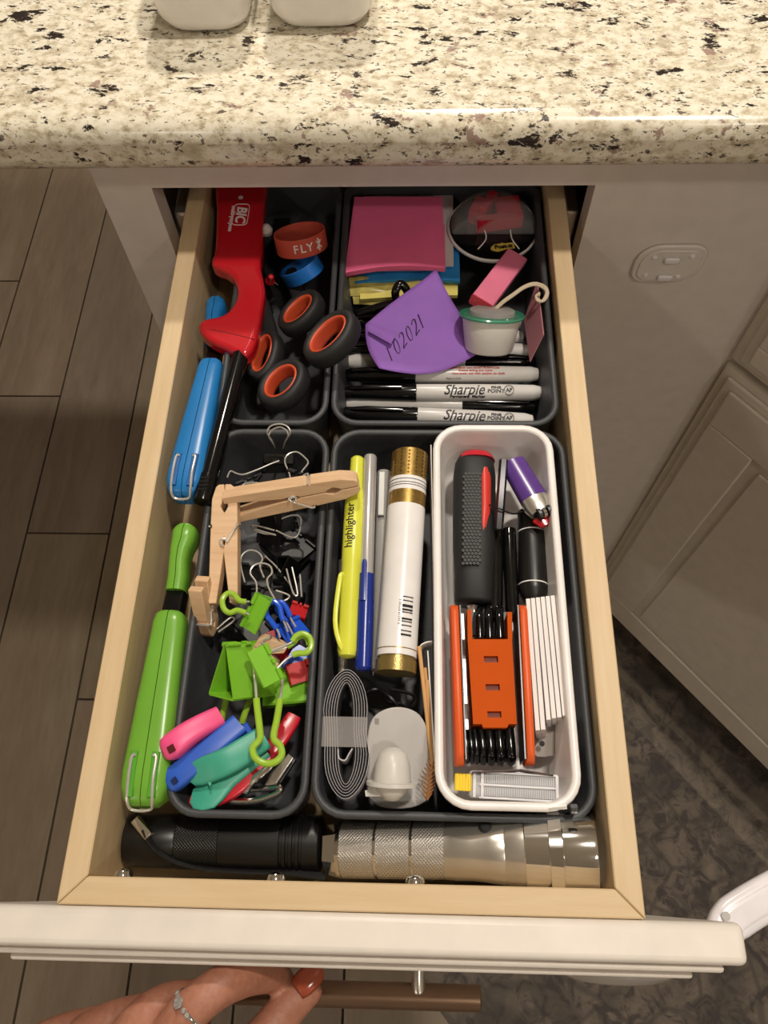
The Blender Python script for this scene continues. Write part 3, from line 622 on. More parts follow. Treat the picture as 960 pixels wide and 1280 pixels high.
clip(A(320, 838, .001), (.86, .50, .0), (-.05, -.35, 1), .0205, .0105, .008, lime_m, .0006, 'small lime green binder clip on top, coated handle pointing right', lime_c, Nn, group=LG,
     hp=[Z_(.002, [(338, 814), (352, 808), (364, 803), (370, 795), (379, 792), (387, 797), (389, 808), (383, 816), (371, 817), (358, 824), (347, 835)]), Z_(-.001, [(340, 815), (354, 811), (366, 804), (372, 797), (380, 795), (385, 800), (386, 808), (381, 813)])], cr=(.22, .86))
clip(A(330, 770, -.010), (-.9, .35, .25), (-.1, -.45, .9), .0205, .009, .011, lime_m, .0006, 'small lime green binder clip standing below the clothespin, handle pointing left', lime_c, Nn, group=LG,
     hp=[Z_(-.004, [(312, 752), (300, 751), (292, 743), (284, 742), (278, 750), (280, 761), (287, 766), (296, 763), (304, 765), (312, 768)])], cr=(.05, .95))
CB = 'coloured binder clips'
clip(A(368, 800, -.022), (-.45, .85, .3), (.6, .3, 1), .017, .011, .011, blue_m, .0006, 'blue binder clip with two blue coated handles', blue_m, Nn, group=CB,
     hp=[Z_(-.008, [(350, 797), (347, 788), (340, 778), (333, 768), (334, 757), (342, 752), (349, 758), (352, 770), (356, 780), (360, 790)]), Z_(-.012, [(366, 793), (358, 778), (349, 766), (346, 756), (352, 753), (359, 762), (364, 774), (370, 784)])], cr=(.14, .86))
clip(A(364, 822, -.032), (.6, -.3, .1), (0, 0, 1), .016, .011, .010, blue_m, .0006, 'small blue binder clip beneath the small lime clip', blue_m, Nn, group=CB)
clip(A(344, 812, -.034), (.8, .5, 0), (0, 0, 1), .02, .013, .009, red_m, .0006, 'red binder clip under the small pale wooden clothespin', None, Nn, group=CB)
clip(A(370, 772, -.030), (.2, .8, 0), (.3, 0, 1), .010, .008, .008, red_m, .0006, 'tiny red binder clip against the right wall of the bin', None, Nn, group=CB)
clip(A(362, 846, -.028), (.8, .3, 0), (0, 0, 1), .012, .012, .008, red_m, .0006, 'red binder clip beneath the green clips', None, Nn, group=CB)

# ---- wooden clothespins
def pin(p0, p1, nrm, lab, open_=0, L=None, wd=.0095):
    "p0 mouth end, p1 handle end, nrm = direction across both prongs' side face (width)"
    ax = p1 - p0; L = ax.length; M_ = frame(p0, ax, nrm)
    t = thing('clothespin', lab, 'clothespin', base(p0, p1) - V((0, 0, .004)), 'wooden clothespins')
    pr = [(0, .0003), (.13, .0003), (.15, .0014), (.19, .0026), (.23, .0014), (.25, .0003), (.44, .0003), (.46, .0012), (.5, .0018), (.54, .0012), (.57, .0009), (1, .0056), (1, .0098), (.97, .0102), (.6, .0092), (.375, .0086), (.37, .0078), (.345, .0078), (.34, .0086), (.12, .0076), (.02, .0052), (0, .0035)]
    for s in (1, -1):
        rt = Matrix.Rotation(-s * R(open_), 4, 'Z') if open_ else Matrix.Identity(4)
        mb = MB(); mb.M = None; mb.prism([(x * L, s * y) for x, y in (pr if s > 0 else pr[::-1])], M_ @ rt, -wd / 2, wd / 2); mb.build('prong', pinw, t, bevel=.0005, seg=2, smooth=True)
    cx = .5 * L; coil = [M_ @ V((cx + .0022 * math.cos(a), .0022 * math.sin(a), -wd * .62 + wd * 1.24 * a / (10 * PI))) for a in [i * PI / 6 for i in range(61)]]
    mb = MB(); mb.tube(coil, .00065, 6)
    for s, z in ((1, wd * .6), (-1, -wd * .6)):
        mb.tube(curve([M_ @ V((cx, s * .002, z)), M_ @ V((cx - .005, s * .005, z * 1.05)), M_ @ V((.36 * L, s * .0084, z * 1.02)), M_ @ V((.36 * L, s * .0084, -z * .9))], 3), .00065, 6)
    mb.build('spring', steel, t); return t
pin(A(448, 602, .004), A(284, 648, .000), (.1, -.90, .40), 'wooden clothespin lying across the bin wall over the highlighter', 0)
pin(A(283, 608, .000), A(281, 755, -.014), (.0, -.2, 1), 'wooden clothespin pointing to the back with its spring in view', 1.5)
pin(A(262, 790, -.030), A(267, 733, .000), (1, -.1, .1), 'steeply standing wooden clothespin at the left bin wall, nearest the drawer front', 5, wd=.008)
t = pin(A(318, 806, -.012), A(350, 822, -.014), (.1, -.6, 1), 'small pale wooden clothespin above the red clip', 8, wd=.008)

# ---- bag clips and carabiner in the front of the left bin
def lever(t, pts, ws, hs, m, nm='lever', up=(0, 0, 1)): mb = MB(); mb.loft(pts, ws, hs, up=up, n=18, e=4); return mb.build(nm, m, t, angle=55)
def hole(t, c, d, m, s=.0036): 
    x = V(d).normalized(); mb = MB(); mb.box((0, 0, 0), (s, s, .0012), frame(c, x, V((-.3, -.4, 1)))); return mb.build('hole', m, t, smooth=False)
t = thing('bag_clip', 'hot pink plastic bag clip with a square hole', 'bag clip', A(240, 920, -.03), 'plastic bag clips')
lever(t, curve([A(208, 940, -.008), A(215, 934, -.006), A(240, 915, -.008), A(275, 896, -.013)], 3), [.005, .009, .0125, .0135, .0135, .013, .0125, .012, .0115, .011], [.004, .007, .010, .011, .0115, .0115, .011, .011, .010, .009], hotpink)
hole(t, A(214, 936, .0002), (1, .6, 0), MATS['dark_red_hole']); lever(t, [A(222, 938, -.02), A(275, 906, -.022)], [.010, .011], [.006, .006], hotpink)
t = thing('bag_clip', 'cobalt blue plastic bag clip beside the pink one', 'bag clip', A(265, 945, -.03), 'plastic bag clips')
lever(t, curve([A(212, 980, -.014), A(220, 972, -.012), A(260, 940, -.012), A(300, 905, -.014)], 3), [.004, .009, .0125, .013, .013, .013, .0125, .012, .012, .012], [.004, .007, .009, .009, .009, .009, .009, .009, .008, .007], blue_c)
lever(t, [A(262, 952, -.020), A(315, 912, -.018)], [.009, .010], [.006, .006], blue_c); hole(t, A(218, 976, -.0066), (1, .8, 0), mat('dark_blue_hole', '12245a', .7), .003)
t = thing('bag_clip', 'teal plastic bag clip with flared open mouth', 'bag clip', A(280, 970, -.03), 'plastic bag clips')
lever(t, curve([A(234, 972, -.012), A(258, 962, -.008), A(290, 948, -.008), A(330, 922, -.012)], 3), [.003, .011, .013, .014, .014, .014, .014, .014, .013, .013], [.0012, .0018, .002, .004, .006, .0075, .0075, .007, .007, .007], teal_c, up=(-.25, -.45, 1))
lever(t, curve([A(240, 996, -.016), A(262, 992, -.014), A(285, 972, -.016), A(330, 935, -.018)], 3), [.008, .014, .016, .016, .014, .013, .012, .012, .012, .012], [.0015, .0022, .0025, .003, .0035, .005, .005, .005, .005, .005], teal_c, up=(.2, .3, 1))
mb = MB(); mb.loft([A(262, 975, -.009), A(264, 985, -.016)], [.006, .006], [.0015, .0015], up=(1, .3, 0), e=5); mb.build('pivot_web', teal_c, t)
t = thing('red_paddle', 'deep red glossy flat plastic paddle curving under the teal clip', 'paddle', A(295, 985, -.032))
lever(t, curve([A(238, 1000, -.019), A(262, 1000, -.018), A(300, 980, -.018), A(345, 930, -.020), A(368, 895, -.024)], 4), [.004] + [.009] * 15 + [.008], [.003] + [.0045] * 15 + [.004], red_c, 'blade')
t = thing('carabiner', 'shiny silver carabiner clip at the front end of the left bin', 'carabiner', A(320, 985, -.035), 'silver clips')
mb = MB(); mb.tube(curve([A(284, 1000, -.022), A(318, 1001, -.021), A(346, 992, -.021), A(350, 985, -.021), A(330, 986, -.024), A(306, 988, -.025)], 4, True), .0017, 10); mb.build('ring', chrome, t)
mb = MB(); mb.tube(curve([A(306, 990, -.020), A(316, 975, -.018), A(335, 958, -.019), A(338, 950, -.02)], 4), [.0022] * 13); mb.build('gate', chrome, t)
t = thing('nail_clipper', 'small grey metal nail clipper behind the silver carabiner', 'nail clipper', A(350, 965, -.035), 'silver clips')
lever(t, [A(336, 985, -.026), A(345, 970, -.024), A(364, 945, -.022)], [.006, .006, .004], [.003, .003, .002], steel_b, 'lever'); lever(t, [A(340, 985, -.031), A(366, 948, -.031)], [.006, .005], [.003, .003], dark_steel, 'body')

# ---- pens
def stick(name, lab, cat, a, b_, prof, m, group=None, parent=None, part_='barrel'):
    t = parent or thing(name, lab, cat, base(a, b_) - V((0, 0, .005)), group); ax = (b_ - a); L = ax.length; mb = MB(); mb.lathe(a, ax, [(f * L, r) for f, r in prof], 24); mb.build(part_, m, t); return t
ha, hb = A(434, 822, -.016), A(447, 572, -.010)
t = stick('highlighter', 'yellow highlighter pen with pocket clip, left in the wide bin', 'highlighter', ha, hb, [(0, .003), (.006, .0048), (.03, .0058), (.45, .0062), (.455, .0064), (.75, .0064), (.80, .0058), (.83, .0046), (.99, .0042), (1, .003)], yel_p)
ax = (hb - ha); u_ = ax.normalized(); sd = u_.cross(V((0, 0, 1)))
mb = MB(); mb.loft(curve([ha + u_ * .001, ha - sd * .004 + u_ * .006 + V((0, 0, .004)), ha - sd * .0075 + u_ * .02 + V((0, 0, .004)), ha - sd * .0062 + u_ * .044 + V((0, 0, .004)), ha - sd * .005 + u_ * .047 + V((0, 0, .003))], 4), .003, .004, n=10, e=3); mb.build('pocket_clip', yel_p, t)
zc = V((0, 0, .0064)); zz = V((0, 0, 1)) * .93 - sd * .35; zz = (zz - u_ * zz.dot(u_)).normalized(); M_ = fx(ha + ax * .62 + zz * .0063, u_, zz)
text('highlighter', M_, .0068, ink, t, wrap=.0066, bold=.0001)
for s in (-1, 1):
    M2 = frame(ha + ax * .80 + V((0, 0, .0052)), u_, (0, 0, 1)); mb = MB(); mb.loft([M2 @ V((-.006, s * .0046, -.0022)), M2 @ V((.006, s * .001, .0006))], [.0008, .001], [.001, .0004], e=2); mb.build('ink_chevron', ink, t)
pa, pb = A(454, 838, -.016), A(463, 570, -.008)
t = stick('ballpoint_pen', 'silver stick pen with blue cap beside the highlighter', 'pen', pa, pb, [(.25, .0041), (.99, .0041), (1, .0034)], silver_p, 'pens in the wide bin'); ax = pb - pa
stick('', '', '', pa, pb, [(0, .0035), (.01, .0046), (.30, .0049), (.301, .0045), (.42, .0045)], navy, parent=t, part_='cap')
mb = MB(); u_ = ax.normalized(); sd = u_.cross(V((0, 0, 1))); c = pa + V((0, 0, .005)) - sd * .001
mb.loft([c + ax * .29, c + ax * .46, c + ax * .475], [.0032, .003, .002], [.0015, .0015, .001], e=5); mb.build('pocket_clip', navy, t)
pa, pb = A(474, 840, -.024), A(480, 590, -.018)
t = stick('ballpoint_pen', 'translucent grey pen with square clip between blue pen and gold tube', 'pen', pa, pb, [(0, .003), (.01, .0045), (.99, .0045), (1, .004)], cloudy, 'pens in the wide bin')
M_ = frame(pa + (pb - pa) * .86 + V((-.001, 0, .0055)), pb - pa, (0, 0, 1)); mb = MB(); mb.box((0, 0, 0), (.030, .0038, .0014), M_); mb.build('pocket_clip', mat('pale_clip', 'c4c4bf', .3), t, bevel=.0005)
pa, pb = A(466, 845, -.030), A(470, 640, -.026)
stick('ballpoint_pen', 'thin dark pen lying deepest beside the blue capped pen', 'pen', pa, pb, [(0, .001), (.05, .003), (.99, .003), (1, .002)], dark_steel, 'pens in the wide bin')
pa, pb = A(428, 850, -.030), A(431, 700, -.030)
stick('ballpoint_pen', 'pen with a chrome tip under the yellow highlighter', 'pen', pa, pb, [(0, .0005), (.06, .0025), (.3, .0038), (.99, .0038), (1, .003)], steel_b, 'pens in the wide bin')

# ---- white and gold tube
ta, tb = A(495, 832, -.014), A(512, 576, -.006); ax = tb - ta
r0 = .0112
t = stick('glitter_tube', 'white and gold cardboard tube with barcode lying lengthwise in the bin', 'tube', ta, tb, [(.035, r0), (.745, r0)], label_w, part_='white_sleeve')
stick('', '', '', ta, tb, [(-.035, r0 * .7), (-.034, r0 * 1.01), (.02, r0 * 1.01), (.021, r0 * .92), (.034, r0 * .92)], mat('gold_cap', 'a8915a', .35, .8, bump=.3, bscale=800), parent=t, part_='screw_cap')
stick('', '', '', ta, tb, [(.745, r0 * .995), (.815, r0 * .995)], gold, parent=t, part_='gold_band')
stick('', '', '', ta, tb, [(.815, r0), (.885, r0)], label_w, parent=t, part_='white_band')
stick('', '', '', ta, tb, [(.885, r0 * .99), (1.03, r0 * .985), (1.036, r0 * .9), (1.036, .0002)], gold, parent=t, part_='gold_end')
u_ = ax.normalized(); L = ax.length
for f in (.835, .847, .865): mb = MB(); mb.lathe(ta + u_ * f * L, u_, [(0, r0 * 1.008), (.0004, r0 * 1.008)], 32); mb.build('printed_line', ink, t)
for f in (.062,): mb = MB(); mb.lathe(ta + u_ * f * L, u_, [(0, r0 * 1.008), (.0005, r0 * 1.008)], 32); mb.build('gold_line', gold, t)
# diamonds printed on gold, barcode
dz = V((0, 0, 1)); sdv = u_.cross(dz).normalized(); upv = sdv.cross(u_)
def onc(f, a, r=r0): return ta + u_ * f * L + (upv * math.cos(a) + sdv * math.sin(a)) * r
mb = MB()
for i in range(7):
    for j in range(-3, 4):
        c = onc(.90 + i * .019 + (.0095 if j % 2 else 0), j * .42, r0 * .992); nr = (upv * math.cos(j * .42) + sdv * math.sin(j * .42)); M_ = frame(c, u_, nr); mb.prism([(.0009, 0), (0, .0007), (-.0009, 0), (0, -.0007)], M_, 0, .0002)
o_ = mb.build('foil_pattern', mat('foil_print', '6b5120', .5, .6), t, smooth=False); o_['kind'] = 'stuff'  # darker gold print of the diamonds
mb = MB(); f0 = .12
wds = [2, 1, 1, 3, 1, 2, 1, 1, 2, 3, 1, 1, 2, 1, 3, 1, 1, 2, 1, 2]; x = 0
for k, wv in enumerate(wds):
    if k % 2 == 0 or True:
        fr = f0 + x / 34 * .20; M_ = frame(onc(fr, .42, r0 * 1.003), u_, upv * math.cos(.42) + sdv * math.sin(.42))
        if k % 2 == 0: mb.box((0, 0, 0), (.0006 * wv * .8, .0062, .0003), M_)
    x += wv
mb.build('barcode', ink, t, smooth=False)
text('0 26219 97220 3', frame(onc(.22, .05), u_, upv), .0021, ink, t, wrap=r0)

# ---- velcro roll
c = A(432, 915, -.014); t = thing('velcro_roll', 'roll of black and white hook-and-loop strap held by clear tape', 'strap roll', c - V((0, 0, .035)))
def oval(k):
    pts = []
    for i in range(36):
        a = 2 * PI * i / 36; r_ = .0042 + k * .00118; x_ = r_ * math.cos(a); y_ = (r_ + .0215) * math.sin(a)
        x_ *= 1.0 + .12 * math.sin(a * 2) ** 2 - .10 * math.exp(-(y_ / .008) ** 2); x_ += (.0012 if y_ < 0 else -.0006) * min(1, abs(y_) / .01); pts.append(c + V((x_, y_, 0)))
    return pts
for k in range(0, 6):
    Q = oval(k * 1.2); mb = MB(); mb.loft([p - V((0, 0, .006)) for p in Q], .0008, .013, e=6, n=8, closed=True); mb.build('strap_layer', velcro_b, t, smooth=False)
    Q = oval(k * 1.2 + .6); mb = MB(); mb.loft([p - V((0, 0, .0058)) for p in Q], .00024, .0131, e=6, n=8, closed=True); mb.build('strap_backing', velcro_w, t, smooth=False)
mb = MB(); mb.loft(curve([c + V((-.0035, -.009, -.005)), c + V((-.0028, -.0135, -.005)), c + V((.0004, -.0145, -.005)), c + V((.0022, -.0115, -.005)), c + V((.0040, -.0085, -.005))], 5), .0009, .012, e=6, n=8); mb.build('strap_tail', mat('grey_velcro_loop', 'b9b5b8', .8), t, smooth=False)
mb = MB(); mb.loft([c + V((-.0125, 0, .0008)), c + V((.0115, 0, .0008))], .016, .0003, up=(0, 0, 1), e=8, n=8)
mb.build('clear_tape', tape_cl, t, smooth=False)

# ---- bent wires, grey disc with cup, sticks, dried frond, white cards
for i, (pts, lab) in enumerate(((([(452, 870), (470, 862), (488, 872), (500, 888)], 'bent black twist wire looping left below the gold tube')), (([(488, 862), (515, 868), (518, 880), (500, 892), (492, 896)], 'bent black twist wire looping right below the gold tube')), (([(484, 878), (500, 880), (514, 890)], 'short bent black twist wire in the middle')))):
    mb = MB(); mb.tube(curve([A(x, y, -.026 - .003 * (j % 2)) for j, (x, y) in enumerate(pts)], 5), .0011, 6); tag(mb.build('twist_wire', black_m), lab, 'wire', 'twist wires')
c = A(500, 945, -.030); t = thing('suction_hook', 'light grey round plastic disc with a cup-shaped knob', 'hook', c - V((0, 0, .012)))
mb = MB(); n_ = V((.08, -.35, 1)).normalized(); M_ = frame(A(500, 950, -.020), (1, 0, 0), n_)
rr = [(x * .0005, y * .0005) for x, y in ((-68, -70), (-74, -30), (-74, 40), (-62, 78), (-30, 96), (10, 98), (44, 84), (64, 50), (70, 0), (70, -60), (40, -86), (-30, -90))]
rr = [(p.x, p.y) for p in curve([V((x * .47, y * .55, 0)) for x, y in rr], 4, True)]
mb.prism([(x, y) for x, y in rr], M_, -.0018, 0); mb.build('disc', grey_pl, t, bevel=.0006)
mb = MB(); mb.box((0, 0, 0), (.0022, .0028, .0004), M_ @ Matrix.Translation((-.0125, .020, .0002))); mb.build('disc_mark', mat('grey_mark', '8c8884', .6), t)
M2 = frame(A(490, 982, -.010), (1, .1, 0), (.02, .97, .22)); mb = MB(); rs = []
for d_, r_ in ((-.0075, .0006), (-.007, .004), (-.003, .0076), (0, .0090), (0, .0132), (.0018, .0132), (.0018, .0098), (.010, .0090), (.016, .0070), (.0185, .003), (.0188, .0002)):
    rs.append([M2 @ V((r_ * math.cos(2 * PI * i / 28), r_ * math.sin(2 * PI * i / 28), d_)) for i in range(28)])
mb.rings(rs); mb.build('cup_knob', grey_l, t, angle=50)
mb = MB(); mb.loft([A(457, 992, -.011), A(480, 988, -.009)], [.003, .006], [.0014, .0014], e=4); mb.build('knob_tab', grey_l, t)
for i, (a, b_, z0, z1, lab) in enumerate((((524, 808), (541, 965), -.012, -.018, 'thin bamboo skewer leaning against the white bin, nearest the tube'), ((531, 835), (543, 960), -.016, -.02, 'thin bamboo skewer between two others beside the white bin'), ((534, 850), (537, 940), -.014, -.02, 'shorter bamboo skewer touching the white bin'))):
    mb = MB(); mb.tube([A(*a, z0), A(*b_, z1)], [.0012, .0009], 8); tag(mb.build('bamboo_skewer', bamboo), lab, 'skewer', 'bamboo skewers')
c = A(538, 985, -.020); t = thing('dried_frond', 'small brown feathery dried sprig at the bin corner', 'dried sprig', c - V((0, 0, .02)))
mb = MB(); mb.tube([A(540, 955, -.008), A(534, 1000, -.012)], .0007, 6); mb.build('stem', brownf, t)
mb = MB()
for i in range(9):
    f = i / 8; p = A(540 - 6 * f, 957 + 42 * f, -.008 - .004 * f)
    for s in (-1, 1): mb.tube([p, p + V((s * (.0022 + .0018 * math.sin(f * 3)), .003, .001 * random.random()))], [.0007, .0003], 5)
mb.build('feathery_barbs', brownf, t)['kind'] = 'stuff'
for i, (x0, z0, lab) in enumerate(((539, -.006, 'white card standing on edge along the outside of the white bin'), (535, -.012, 'shorter white card standing on edge outside the white bin'))):
    mb = MB(); y0 = (570, 822)[i]; mb.loft([A(x0 - 1, y0, z0 - .014), A(x0 + 8, 975 if i == 0 else 960, z0 - .014)], .0008, .028, e=8, n=8); tag(mb.build('card', white_n, smooth=False), lab, 'card', 'white cards outside the white bin')
c = A(533, 815, -.02); 
mb = MB(); mb.loft(curve([A(524, 815, -.02), A(530, 808, -.018), A(539, 806, -.018)], 4), .0008, .014, e=6, n=8); tag(mb.build('paper_curl', white_n, smooth=False), 'curled white paper strip beside the gold tube', 'paper')

# ---- flashlights in front of the bins
FY = .0235; fz = -.0470
t = thing('flashlight', 'black aluminium flashlight with webbing wrist strap at the front left', 'flashlight', (-.1, FY, -.062), 'flashlights at the drawer front')
xa = -.1525
def fl_(t, nm, m, prof, x0=0.0): mb = MB(); mb.lathe((x0, FY, fz), (1, 0, 0), prof, 40); return mb.build(nm, m, t, angle=40)
r_ = .0146
fl_(t, 'tail_cap', black_p, [(xa, .009), (xa + .001, .0125), (xa + .004, .0138), (xa + .028, .0140), (xa + .029, .0135)])
fl_(t, 'grip', knurl_b, [(xa + .029, .0138), (xa + .0295, .0143), (xa + .052, .0143), (xa + .0525, .0138)])
fl_(t, 'head', black_p, [(xa + .0525, r_), (-.068, r_)] + [q for i in range(4) for q in ((-.068 + i * .0035, r_), (-.0677 + i * .0035, r_ - .0010), (-.0665 + i * .0035, r_ - .0010), (-.0662 + i * .0035, r_))] + [(-.0475, r_), (-.0465, r_ - .001), (-.0455, .011), (-.0455, .001)])
lp = curve([A(180, 1036, -.030), A(192, 1056, -.0325), A(215, 1073, -.037), A(250, 1083, -.040), A(300, 1088, -.041), A(360, 1090, -.041), A(408, 1096, -.038)], 5)
mb = MB(); mb.loft(lp, .0012, .0065, up=(0, -.5, 1), n=8, e=5); mb.build('wrist_strap', lanyard, t)
mb = MB(); mb.loft([A(169, 1024, -.030), A(187, 1046, -.030)], .0052, .004, e=5, n=12); mb.build('strap_crimp', chrome, t, bevel=.0004)
# silver one
p0 = V((-.0435, .0205, -.0415)); p1 = V((.0955, .0222, -.0215)); ax = p1 - p0; L = ax.length; u_ = ax.normalized()
t = thing('flashlight', 'silver flashlight with knurled grip and polished head at the front right', 'flashlight', (.02, FY, -.062), 'flashlights at the drawer front')
def sl_(nm, m, prof, seg=48): mb = MB(); mb.lathe(p0, u_, prof, seg); return mb.build(nm, m, t, angle=30)
sl_('hex_collar', chrome, [(0, .006), (.0005, .0120), (.0075, .0135), (.008, .010)], 6)
sl_('tail_ring', chrome, [(.007, .0105), (.0075, .0137), (.0095, .0142), (.010, .0132)])
kn = sl_('knurled_grip', knurl_s, [(.0098, .0140), (.0270, .0140), (.0272, .0128), (.0285, .0128), (.0287, .0140), (.0460, .0140), (.0462, .0128), (.0475, .0128), (.0477, .0140), (.0640, .0140)])
for d_ in (.0272, .0462): mb = MB(); mb.lathe(p0 + u_ * d_, u_, [(0, .0131), (.0013, .0131)], 40); mb.build('groove_ring', chrome, kn)
sl_('neck', steel_b, [(.0638, .0141), (.0680, .0144), (.0685, .0146), (.078, .0146), (.086, .0156), (.094, .0166), (.0945, .0164), (.095, .0167), (.104, .0172)])
sl_('head', chrome, [(.104, .0173), (.1045, .0177), (.116, .0180), (.1165, .0176)])
sl_('head_ring', chrome, [(.116, .0176), (.1163, .0197), (.1225, .0197), (.1232, .0178)], 12)
sl_('bezel', chrome, [(.1228, .0178), (.1375, .0180), (.1392, .0176), (.1395, .0160), (.1365, .0155)])
sl_('lens', lens_g, [(.136, .0002), (.1361, .0157), (.137, .0157), (.1371, .0002)])
mb = MB(); q = p0 + u_ * .0835 + V((0, .0088, .0118)); mb.lathe(q - V((0, 0, .002)), (0, .5, 1), [(0, .0034), (.0028, .0034), (.004, .0026), (.0044, .0004)], 18); mb.build('button', black_r, t)
if True:
    q = A(716, 1011, -.002); t = thing('brass_pin', 'tiny worn metal pin lying between white bin and flashlight head', 'pin', q - V((0, 0, .003)))
    mb = MB(); mb.tube([q + V((-.012, 0, 0)), q + V((-.003, .001, 0))], .0012, 8); mb.build('shaft', steel, t)
    mb = MB(); mb.lathe(q + V((-.002, 0, 0)), (1, .1, 0), [(0, .0014), (.0008, .0024), (.004, .0024), (.005, .0012)], 8); mb.build('head', dark_steel, t)

# ---- white bin of tools
t = thing('screwdriver', 'black and red screwdriver handle with honeycomb grip in the white bin', 'screwdriver', A(590, 665, -.045))
a, b_ = A(592, 756, -.026), A(593, 570, -.020); ax = b_ - a; u_ = ax.normalized(); sd = u_.cross(V((0, 0, 1))).normalized(); up_ = sd.cross(u_)
mb = MB(); fs = [0, .02, .18, .24, .35, .6, .85, .93, .98, 1.0]; mb.loft([a + ax * f for f in fs], [.020, .0225, .0225, .0235, .025, .0262, .0262, .0245, .020, .012], [.018, .021, .021, .022, .0235, .0245, .024, .022, .017, .010], n=28, e=2.6); mb.build('handle', black_r, t, angle=60)
mb = MB(); fs = [.955, .985, 1.008, 1.02]; mb.loft([a + ax * f + V((.001, 0, .0005)) for f in fs], [.0235, .021, .017, .010], [.0205, .018, .014, .008], n=24, e=2.4); mb.build('red_end_cap', red_c, t)
q = [(.40, 0), (.43, .003), (.6, .0045), (.8, .0045), (.865, .003), (.88, 0)]
mb = MB(); mb.loft([a + ax * f + up_ * (.0088 - (.0008 if f < .45 or f > .85 else 0)) + sd * .0058 - sd * (.001 if f < .5 else 0) for f, _ in q], [.004, .0070, .0074, .0074, .0068, .003], [.004, .0062, .0068, .0068, .006, .003], up=up_ + sd * .8, n=16, e=2.5); mb.build('red_inlay', orange_r if False else mat('red_rubber_inlay', 'd23a30', .4), t)
mb = MB(); n_ = 0
for i in range(30):
    for j in range(5):
        f = .22 + i * .0215 / 1.0 * .95; off = (j - 2 + (.5 if i % 2 else 0)) * .0021 - .0028
        if abs(off + .0026) > .0052: continue
        hh = .0122 - off * off * 18; c_ = a + ax * f + up_ * hh - sd * off * -1
        M_ = frame(c_, u_, up_); mb.prism([(.00105 * math.cos(k * PI / 3), .00105 * math.sin(k * PI / 3)) for k in range(6)], M_, -.001, .00045)
mb.build('honeycomb_grip', mat('grip_black', '0a0a0a', .5), t, smooth=False)['kind'] = 'stuff'
t2 = a - u_ * .001
mb = MB(); mb.lathe(t2, -u_, [(0, .004), (.002, .003), (.004, .003), (.06, .003)], 12); mb.build('shaft', steel_b, t)
t = thing('hex_rod', 'dark steel rod lying lengthwise between screwdriver and purple lighter', 'rod', A(625, 615, -.045))
mb = MB(); mb.lathe(A(623, 663, -.012), A(630, 570, -.008) - A(623, 663, -.012), [(0, .0022), (.0008, .0028), (.046, .0028), (.0465, .002)], 6); mb.build('rod', dark_steel, t)
for i, (x0, x1, lab) in enumerate(((620, 618, 'black tube beside the screwdriver handle'), (636, 641, 'black tube next to the black cylinder with white rings'))):
    mb = MB(); p_ = A(x0, 662, -.024); q_ = A(x1, 775, -.024); mb.lathe(p_, q_ - p_, [(0, .004), (.001, .0048 - .0006 * i), ((q_ - p_).length, .0048 - .0006 * i)], 20); tag(mb.build('black_tube', black_gl), lab, 'tube', 'black tubes in the white bin')
t = thing('pen_torch', 'matte black cylinder with two thin white rings in the white bin', 'cylinder', A(667, 700, -.045)); p_ = A(664, 640, -.026); q_ = A(667, 752, -.024); L = (q_ - p_).length; u_ = (q_ - p_).normalized()
mb = MB(); mb.lathe(p_, u_, [(0, .004), (.001, .0085), (.012, .0088), (L * .86, .0088), (L * .9, .0084), (L, .006), (L, .0005)], 28); mb.build('body', black_p, t)
for f in (.25, .83): mb = MB(); mb.lathe(p_ + u_ * L * f, u_, [(0, .0089), (.0007, .0089)], 28); mb.build('white_ring', label_w, t)
t = thing('pocket_lighter', 'purple pocket lighter with metal hood and red button', 'lighter', A(660, 610, -.045)); a = A(640, 578, -.014); b_ = A(669, 627, -.010)
mb = MB(); mb.loft([a, a + (b_ - a) * .04, b_], [.012, .0160, .0172], [.009, .0125, .013], n=22, e=2.2); mb.build('body', purple_p, t)
u_ = (b_ - a).normalized(); sd = u_.cross(V((0, 0, 1))).normalized(); c_ = b_
mb = MB(); mb.loft([c_ - u_ * .001, c_ + u_ * .004, c_ + u_ * .009], [.0172, .0170, .014], [.0132, .0130, .010], n=20, e=2.4); mb.build('metal_hood', steel_b, t)
mb = MB(); mb.loft([c_ + u_ * .0088 + V((0, 0, .001)) + sd * .002, c_ + u_ * .0095 + V((0, 0, .001)) + sd * .002], [.007, .007], [.006, .006], n=12, e=3); mb.build('flame_hole', mat('flame_hole_black', '0a0808', .9), t)  # near-black block marking the hole in the hood
for k, rr_, mm in ((-1, .0036, dark_steel), (0, .0030, chrome), (1, .0036, dark_steel)):
    mb = MB(); mb.lathe(c_ + u_ * .0105 + V((0, 0, .0035)) + sd * (k * .0030 - .0012), sd, [(0, rr_ * .9), (.0003, rr_), (.0021, rr_), (.0024, rr_ * .9)], 20); mb.build('spark_wheel', mm, t)
mb = MB(); mb.loft([c_ + u_ * .0115 - V((0, 0, .002)), c_ + u_ * .017 - V((0, 0, .002))], [.0145, .009], [.006, .003], n=14, e=2.5); mb.build('button', red_p, t)
mb = MB(); mb.tube(curve([A(612, 631, -.010), (A(625, 636, -.006)), A(640, 642, -.010), A(655, 640, -.018)], 5), .0006, 6); tag(mb.build('black_wire', black_p), 'thin black wire crossing the dark steel rod', 'wire')
